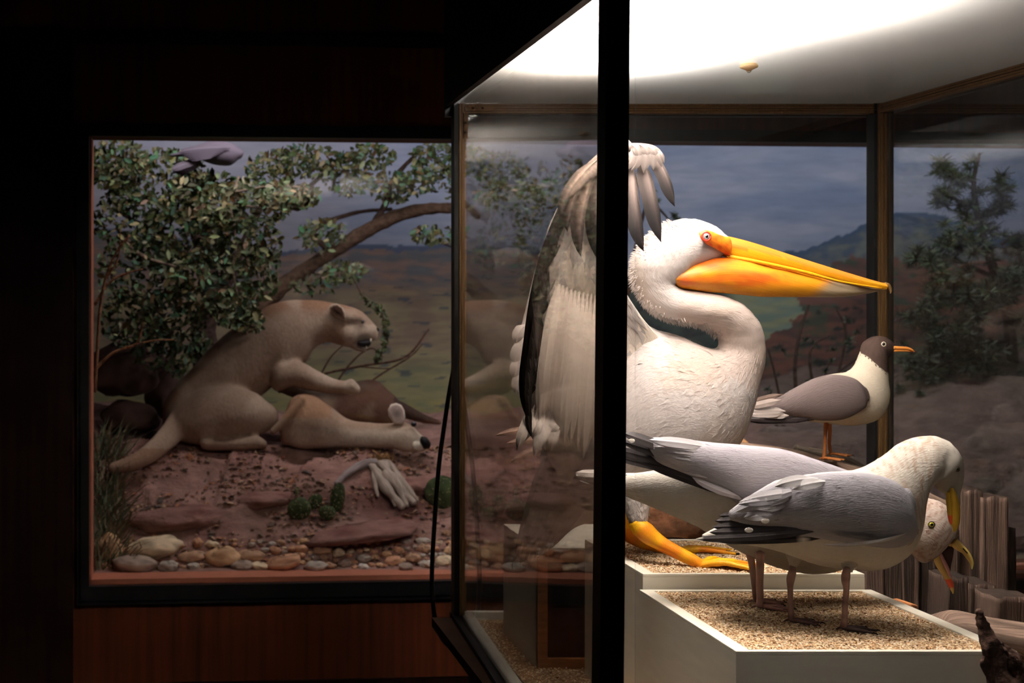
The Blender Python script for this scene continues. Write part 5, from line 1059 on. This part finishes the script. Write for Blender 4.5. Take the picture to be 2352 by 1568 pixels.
while cnt < 10000:
    u = R.uniform(212, 1500); v = R.uniform(1030, 1305)
    if lit(u, v) < R.uniform(-.28, .4)-.2*sm(1200, 1290, v): continue
    p = ground_px(u, v); s_ = R.uniform(.005, .011) if R.random() < .8 else R.uniform(.011, .024); k = len(mb.v); c = R.choice([rgb(150, 112, 84), rgb(112, 84, 66), rgb(74, 56, 48), rgb(170, 136, 112), rgb(96, 70, 60), rgb(150, 92, 60)])
    a = R.uniform(0, 6.28); d = Vector((math.cos(a), math.sin(a), R.gauss(0, .25)))*s_; e = Vector((-math.sin(a), math.cos(a), R.gauss(.3, .4)))*s_*R.uniform(.3, .6); q = p+Vector((0, 0, .003+s_*.25))
    for w_ in (q-d, q-e, q+d, q+e, q+Vector((0, 0, s_*.35))): mb.vert(w_, c)
    mb.f += [(k, k+1, k+4), (k+1, k+2, k+4), (k+2, k+3, k+4), (k+3, k, k+4)]; cnt += 1
tag(mb.build('leaf_litter', M['leaf'], smooth=False), 'dry leaves and bark chips scattered over the red ground', 'leaf litter', kind='stuff')
# stump, prickly pears
st = thing('driftwood_stump', 'pale grey split stump with curved root lying on the red ground', 'stump', ground_px(905, 1165))
def stick3(mb, keys, col, n=30, sides=10, rough=.35): tubepx(mb, [(u, v, gY(v+r)-.02, r) for u, v, Y, r in keys], n, col, sides, rough)
mb = MB(); stick3(mb, [(772, 1112, 5.86, 6), (800, 1085, 5.9, 8), (835, 1066, 5.92, 10), (866, 1062, 5.9, 10)], rgb(150, 136, 136)); mb.build('root', M['wood_old'], st)
for k, q in enumerate(([(856, 1068, 5.9, 10), (880, 1110, 5.84, 11), (912, 1150, 5.79, 9), (926, 1166, 5.78, 7)], [(872, 1064, 5.88, 11), (905, 1100, 5.84, 11), (932, 1136, 5.8, 9), (952, 1156, 5.79, 8)], [(888, 1060, 5.9, 9), (890, 1090, 5.84, 11), (915, 1120, 5.8, 9), (936, 1162, 5.77, 5)], [(858, 1072, 5.92, 8), (862, 1110, 5.86, 6), (868, 1140, 5.82, 3)], [(894, 1062, 5.9, 6), (915, 1092, 5.84, 7), (944, 1130, 5.8, 6), (960, 1150, 5.77, 3)], [(866, 1070, 5.9, 5), (895, 1130, 5.84, 6), (908, 1162, 5.8, 3)], [(876, 1052, 5.9, 6), (890, 1075, 5.84, 8), (900, 1100, 5.8, 5)])):
    mb = MB(); stick3(mb, q, rgb(168, 152, 142), rough=.5); mb.build('split_trunk', M['wood_old'], st)
mb = MB()
for i in range(60): needles(mb, 880+R.gauss(0, 14), 1050+R.gauss(0, 4), 12, 5.86, 2, [rgb(150, 112, 70)])
mb.build('root_fibres', M['leaf'], st)
CC = rgb(72, 86, 54)
def cactus(label, pads):
    u, v, Y = pads[0][:3]; t = thing('prickly_pear', label, 'cactus', P(u, v+pads[0][4], Y))
    for n0, (u, v, Y, ru, rv, rot) in enumerate(pads):
        Y = gY(v+rv*.7)-.01; mb = MB(); mb.ball(P(u, v, Y), 1/FP*Y, lambda d: mix(CC, rgb(52, 60, 38), sm(-.2, .5, nz((d.x*5, d.z*5, u*.1)))), n=22, m=14, sc=(ru, ru*.42, rv), rot=math.radians(rot), nzs=.05); pd = mb.build('pad', M['stone'], t)
        mb = MB()
        for i in range(34):
            a, b = R.uniform(0, 6.28), math.sqrt(R.random())*.9; c = P(u+ru*b*math.cos(a), v+rv*b*math.sin(a), Y-ru/FP*Y*.42*math.sqrt(max(0, 1-b*b)))
            mb.tube([c, c+Vector((R.gauss(0, .004), -.012, R.gauss(0, .004)))], [.0007, .0003], n=4, col=rgb(200, 180, 140))
        mb.build('spines', M['leaf'], pd)
cactus('low dark prickly pear with several pads, left of the pale stump', [(688, 1168, 5.76, 28, 26, -30), (724, 1152, 5.78, 16, 20, 30), (752, 1177, 5.74, 20, 17, 10), (776, 1142, 5.77, 17, 34, 8), (682, 1130, 5.84, 7, 12, 0)])
cactus('single round prickly pear pad beside the left post of the glass case', [(1016, 1130, 5.82, 40, 38, 15)])
# dark bird near the top of the oak
bd = thing('perched_bird', 'dark purplish-grey bird perched high in the oak, cut by the window top', 'bird', P(480, 392, 6.0))
mb = MB(); Loft([(556, 345, 548, 366, 6.0, .03), (530, 328, 528, 380, 6.0, .05), (490, 324, 492, 378, 6.0, .055), (450, 334, 456, 366, 6.0, .04), (420, 346, 424, 360, 6.0, .025), (392, 354, 394, 360, 6.0, .012)]).mesh(mb, rgb(106, 98, 116), ns=40, nt=20); mb.build('body', M['plume'], bd)
mb = MB()
for i in range(5): mb.feather(P(462, 366+2*i, 5.97+.01*i), P(430, 374+3*i, 5.96), P(392+4*i, 390+3*i, 5.97+.01*i), 9/FP*6, (0, -1, .3), rgb(112, 104, 122), nl=8)
mb.build('tail', M['feather'], bd)
mb = MB()
for i in range(5): mb.feather(P(530-8*i, 340+4*i, 5.94), P(470, 336+5*i, 5.93), P(408+6*i, 350+4*i, 5.955), 8/FP*6, (0, -1, .2), rgb(96, 88, 106), nl=8)
mb.build('wing', M['feather'], bd)
# ---------------- river stones along the front ----------------
SP = [rgb(206, 166, 130), rgb(184, 146, 120), rgb(222, 200, 170), rgb(166, 146, 134), rgb(200, 150, 120), rgb(184, 172, 162)]
def rock(u, v, ru, rv, col, seed, dark=None, bury=.35, Y=None):
    p = ground_px(u, v+rv*.6) if Y is None else P(u, v+rv*.6, Y); Yr = p.y; mb = MB(); sx = ru/FP*Yr; sz = rv/FP*Yr; c = P(u, v, Yr)
    mb.ball(c, 1.0, lambda d: mix(col, dark or tuple(q*.45 for q in col), sm(.12, .4, noise.noise(Vector((d.x*2.2, d.y*2.2, d.z*2.2+seed))))*.75), n=22, m=14, sc=(sx, max(sx*.7, sz*.8), sz), nzs=.16, nf=3.4, seed=seed, rot=math.radians(R.uniform(-12, 12)))
    return recenter(mb.build('river_stone', M['stone']))
big = [(250, 1262, 36, 38, SP[0], 'rounded orange-brown stone in the lower left corner of the diorama'), (356, 1256, 62, 27, SP[2], 'large pale tan boulder with dark hollows, biggest of the front stones'), (308, 1296, 52, 22, SP[3], 'flat grey-brown stone below the large pale boulder'), (386, 1300, 24, 13, SP[5], 'small smooth grey stone right of the flat grey-brown one'),
       (511, 1281, 40, 26, SP[0], 'round orange tan stone near the middle of the left stone row'), (438, 1278, 34, 14, SP[1], 'low lumpy tan stone between pale boulder and round orange stone'), (575, 1276, 34, 15, SP[1], 'brown stone touching the right side of the round orange stone'), (650, 1293, 42, 18, SP[4], 'long reddish brown stone in the front row below the cactus'),
       (556, 1299, 27, 13, SP[3], 'grey stone in front of the long brown one'), (600, 1301, 24, 10, SP[2], 'small white oval stone beside the grey front stone'), (1135, 1272, 45, 24, SP[0], 'big orange tan boulder seen through the side glass'), (725, 1300, 26, 13, SP[5], 'bluish grey stone in the front row below the stump'), (835, 1302, 14, 8, rgb(214, 206, 198), 'small bright white stone on the front ledge of the diorama'), (1240, 1236, 40, 28, SP[2], 'pale round boulder seen through the side glass behind the white box')]
for i, (u, v, ru, rv, c, lab) in enumerate(big): tag(rock(u, v, ru, rv, c, i*5.1+2), lab, 'stone')
protos = []
R2 = random.Random(11)
G1 = [('small tan river stones in the front row', 'small tan river stone in the row along the front of the diorama'), ('small grey river stones in the front row', 'small grey river stone in the row along the front of the diorama'), ('small orange-brown river stones in the front row', 'small orange-brown river stone in the row along the front of the diorama')]
occ = [(u, v, ru) for u, v, ru, rv, _, _ in big]
n_ = 0; tries = 0; pr3 = {}
while n_ < 150 and tries < 12000:
    tries += 1; u = R2.uniform(225, 1372); v = R2.choice([R2.uniform(1284, 1303), R2.uniform(1262, 1300), R2.uniform(1240, 1290)]); r_ = R2.uniform(9, 27)*(1.0 if v > 1262 else .7)
    if any(abs(u-a) < (r_+c)*.74 and abs(v-b) < (r_*.55+c*.5)*.85 for a, b, c in occ): continue
    k = R2.choice([0, 0, 1, 2, 2]); occ.append((u, v, r_)); rv = r_*R2.uniform(.48, .66)
    if len(pr3.setdefault(k, [])) < 5:
        o = rock(u, v, r_, rv, (SP[2], SP[3], SP[0])[k] if len(pr3[k]) % 2 else (SP[1], SP[5], SP[4])[k], 90+n_*3.3); pr3[k].append((o, r_, rv, o.location.y))
    else:
        src, r0, rv0, y0 = R2.choice(pr3[k]); p = ground_px(u, v+rv*.6); o = src.copy(); COL.objects.link(o); s_ = r_/r0*p.y/y0; o.scale = (s_, s_, s_); o.rotation_euler = (0, 0, R2.uniform(0, 6.28)); q = P(u, v+rv, p.y); o.location = (q.x, p.y, q.z)
    tag(o, G1[k][1], 'stone', G1[k][0]); n_ += 1
SLB = rgb(138, 102, 95)
for i, (u, v, ru, rv, lab) in enumerate(((400, 1178, 130, 30, 'broad flat slab of red rock between the grass and the cactus'), (600, 1142, 90, 22, 'red rock ledge just left of the cactus'), (960, 1108, 80, 22, 'red rock ledge behind the pale stump'), (820, 1215, 150, 20, 'low smooth red rock in front of cactus and stump'), (1200, 1150, 110, 30, 'red rock ledge seen through the side glass'))):
    o = rock(u, v+rv*.35, ru, rv*1.1, SLB, 500+i*6.3, dark=rgb(104, 62, 58), Y=ground_px(u, v+rv*.35).y+.05); o.name = 'rock_ledge'; o.data.materials[0] = M['ground']; tag(o, lab, 'rock')
# rocks and roots on the right, dark in the photograph
for i, (u, v, ru, rv, lab) in enumerate(((1790, 1010, 60, 34, 'brown-grey boulder behind the driftwood, left of the dark-headed gull legs'), (1940, 1000, 60, 44, 'grey striped boulder behind the legs of the dark-headed gull'), (2100, 1010, 80, 60, 'dim brown boulder behind the head of the bowing gull'), (2260, 1040, 90, 60, 'dim brown boulder at the foot of the pine'), (2290, 1200, 80, 60, 'dark boulder low behind the tall pilings'))):
    tag(rock(u, v, ru, rv, rgb(122, 104, 96), 300+i*7.7, Y=6.25-.3*(v > 1100)), lab, 'boulder')
for i, (u, v, ru, rv, Y, lab) in enumerate(((285, 850, 80, 62, 6.45, 'reddish boulder at the left edge under the oak leaves'), (370, 880, 45, 80, 6.65, 'dark leaning slab of rock behind the cougar'), (300, 960, 70, 40, 6.35, 'dark rubble rock beside the cougar tail'))):
    tag(rock(u, v, ru, rv, rgb(104, 78, 72), 400+i*7.7, Y=Y), lab, 'boulder')
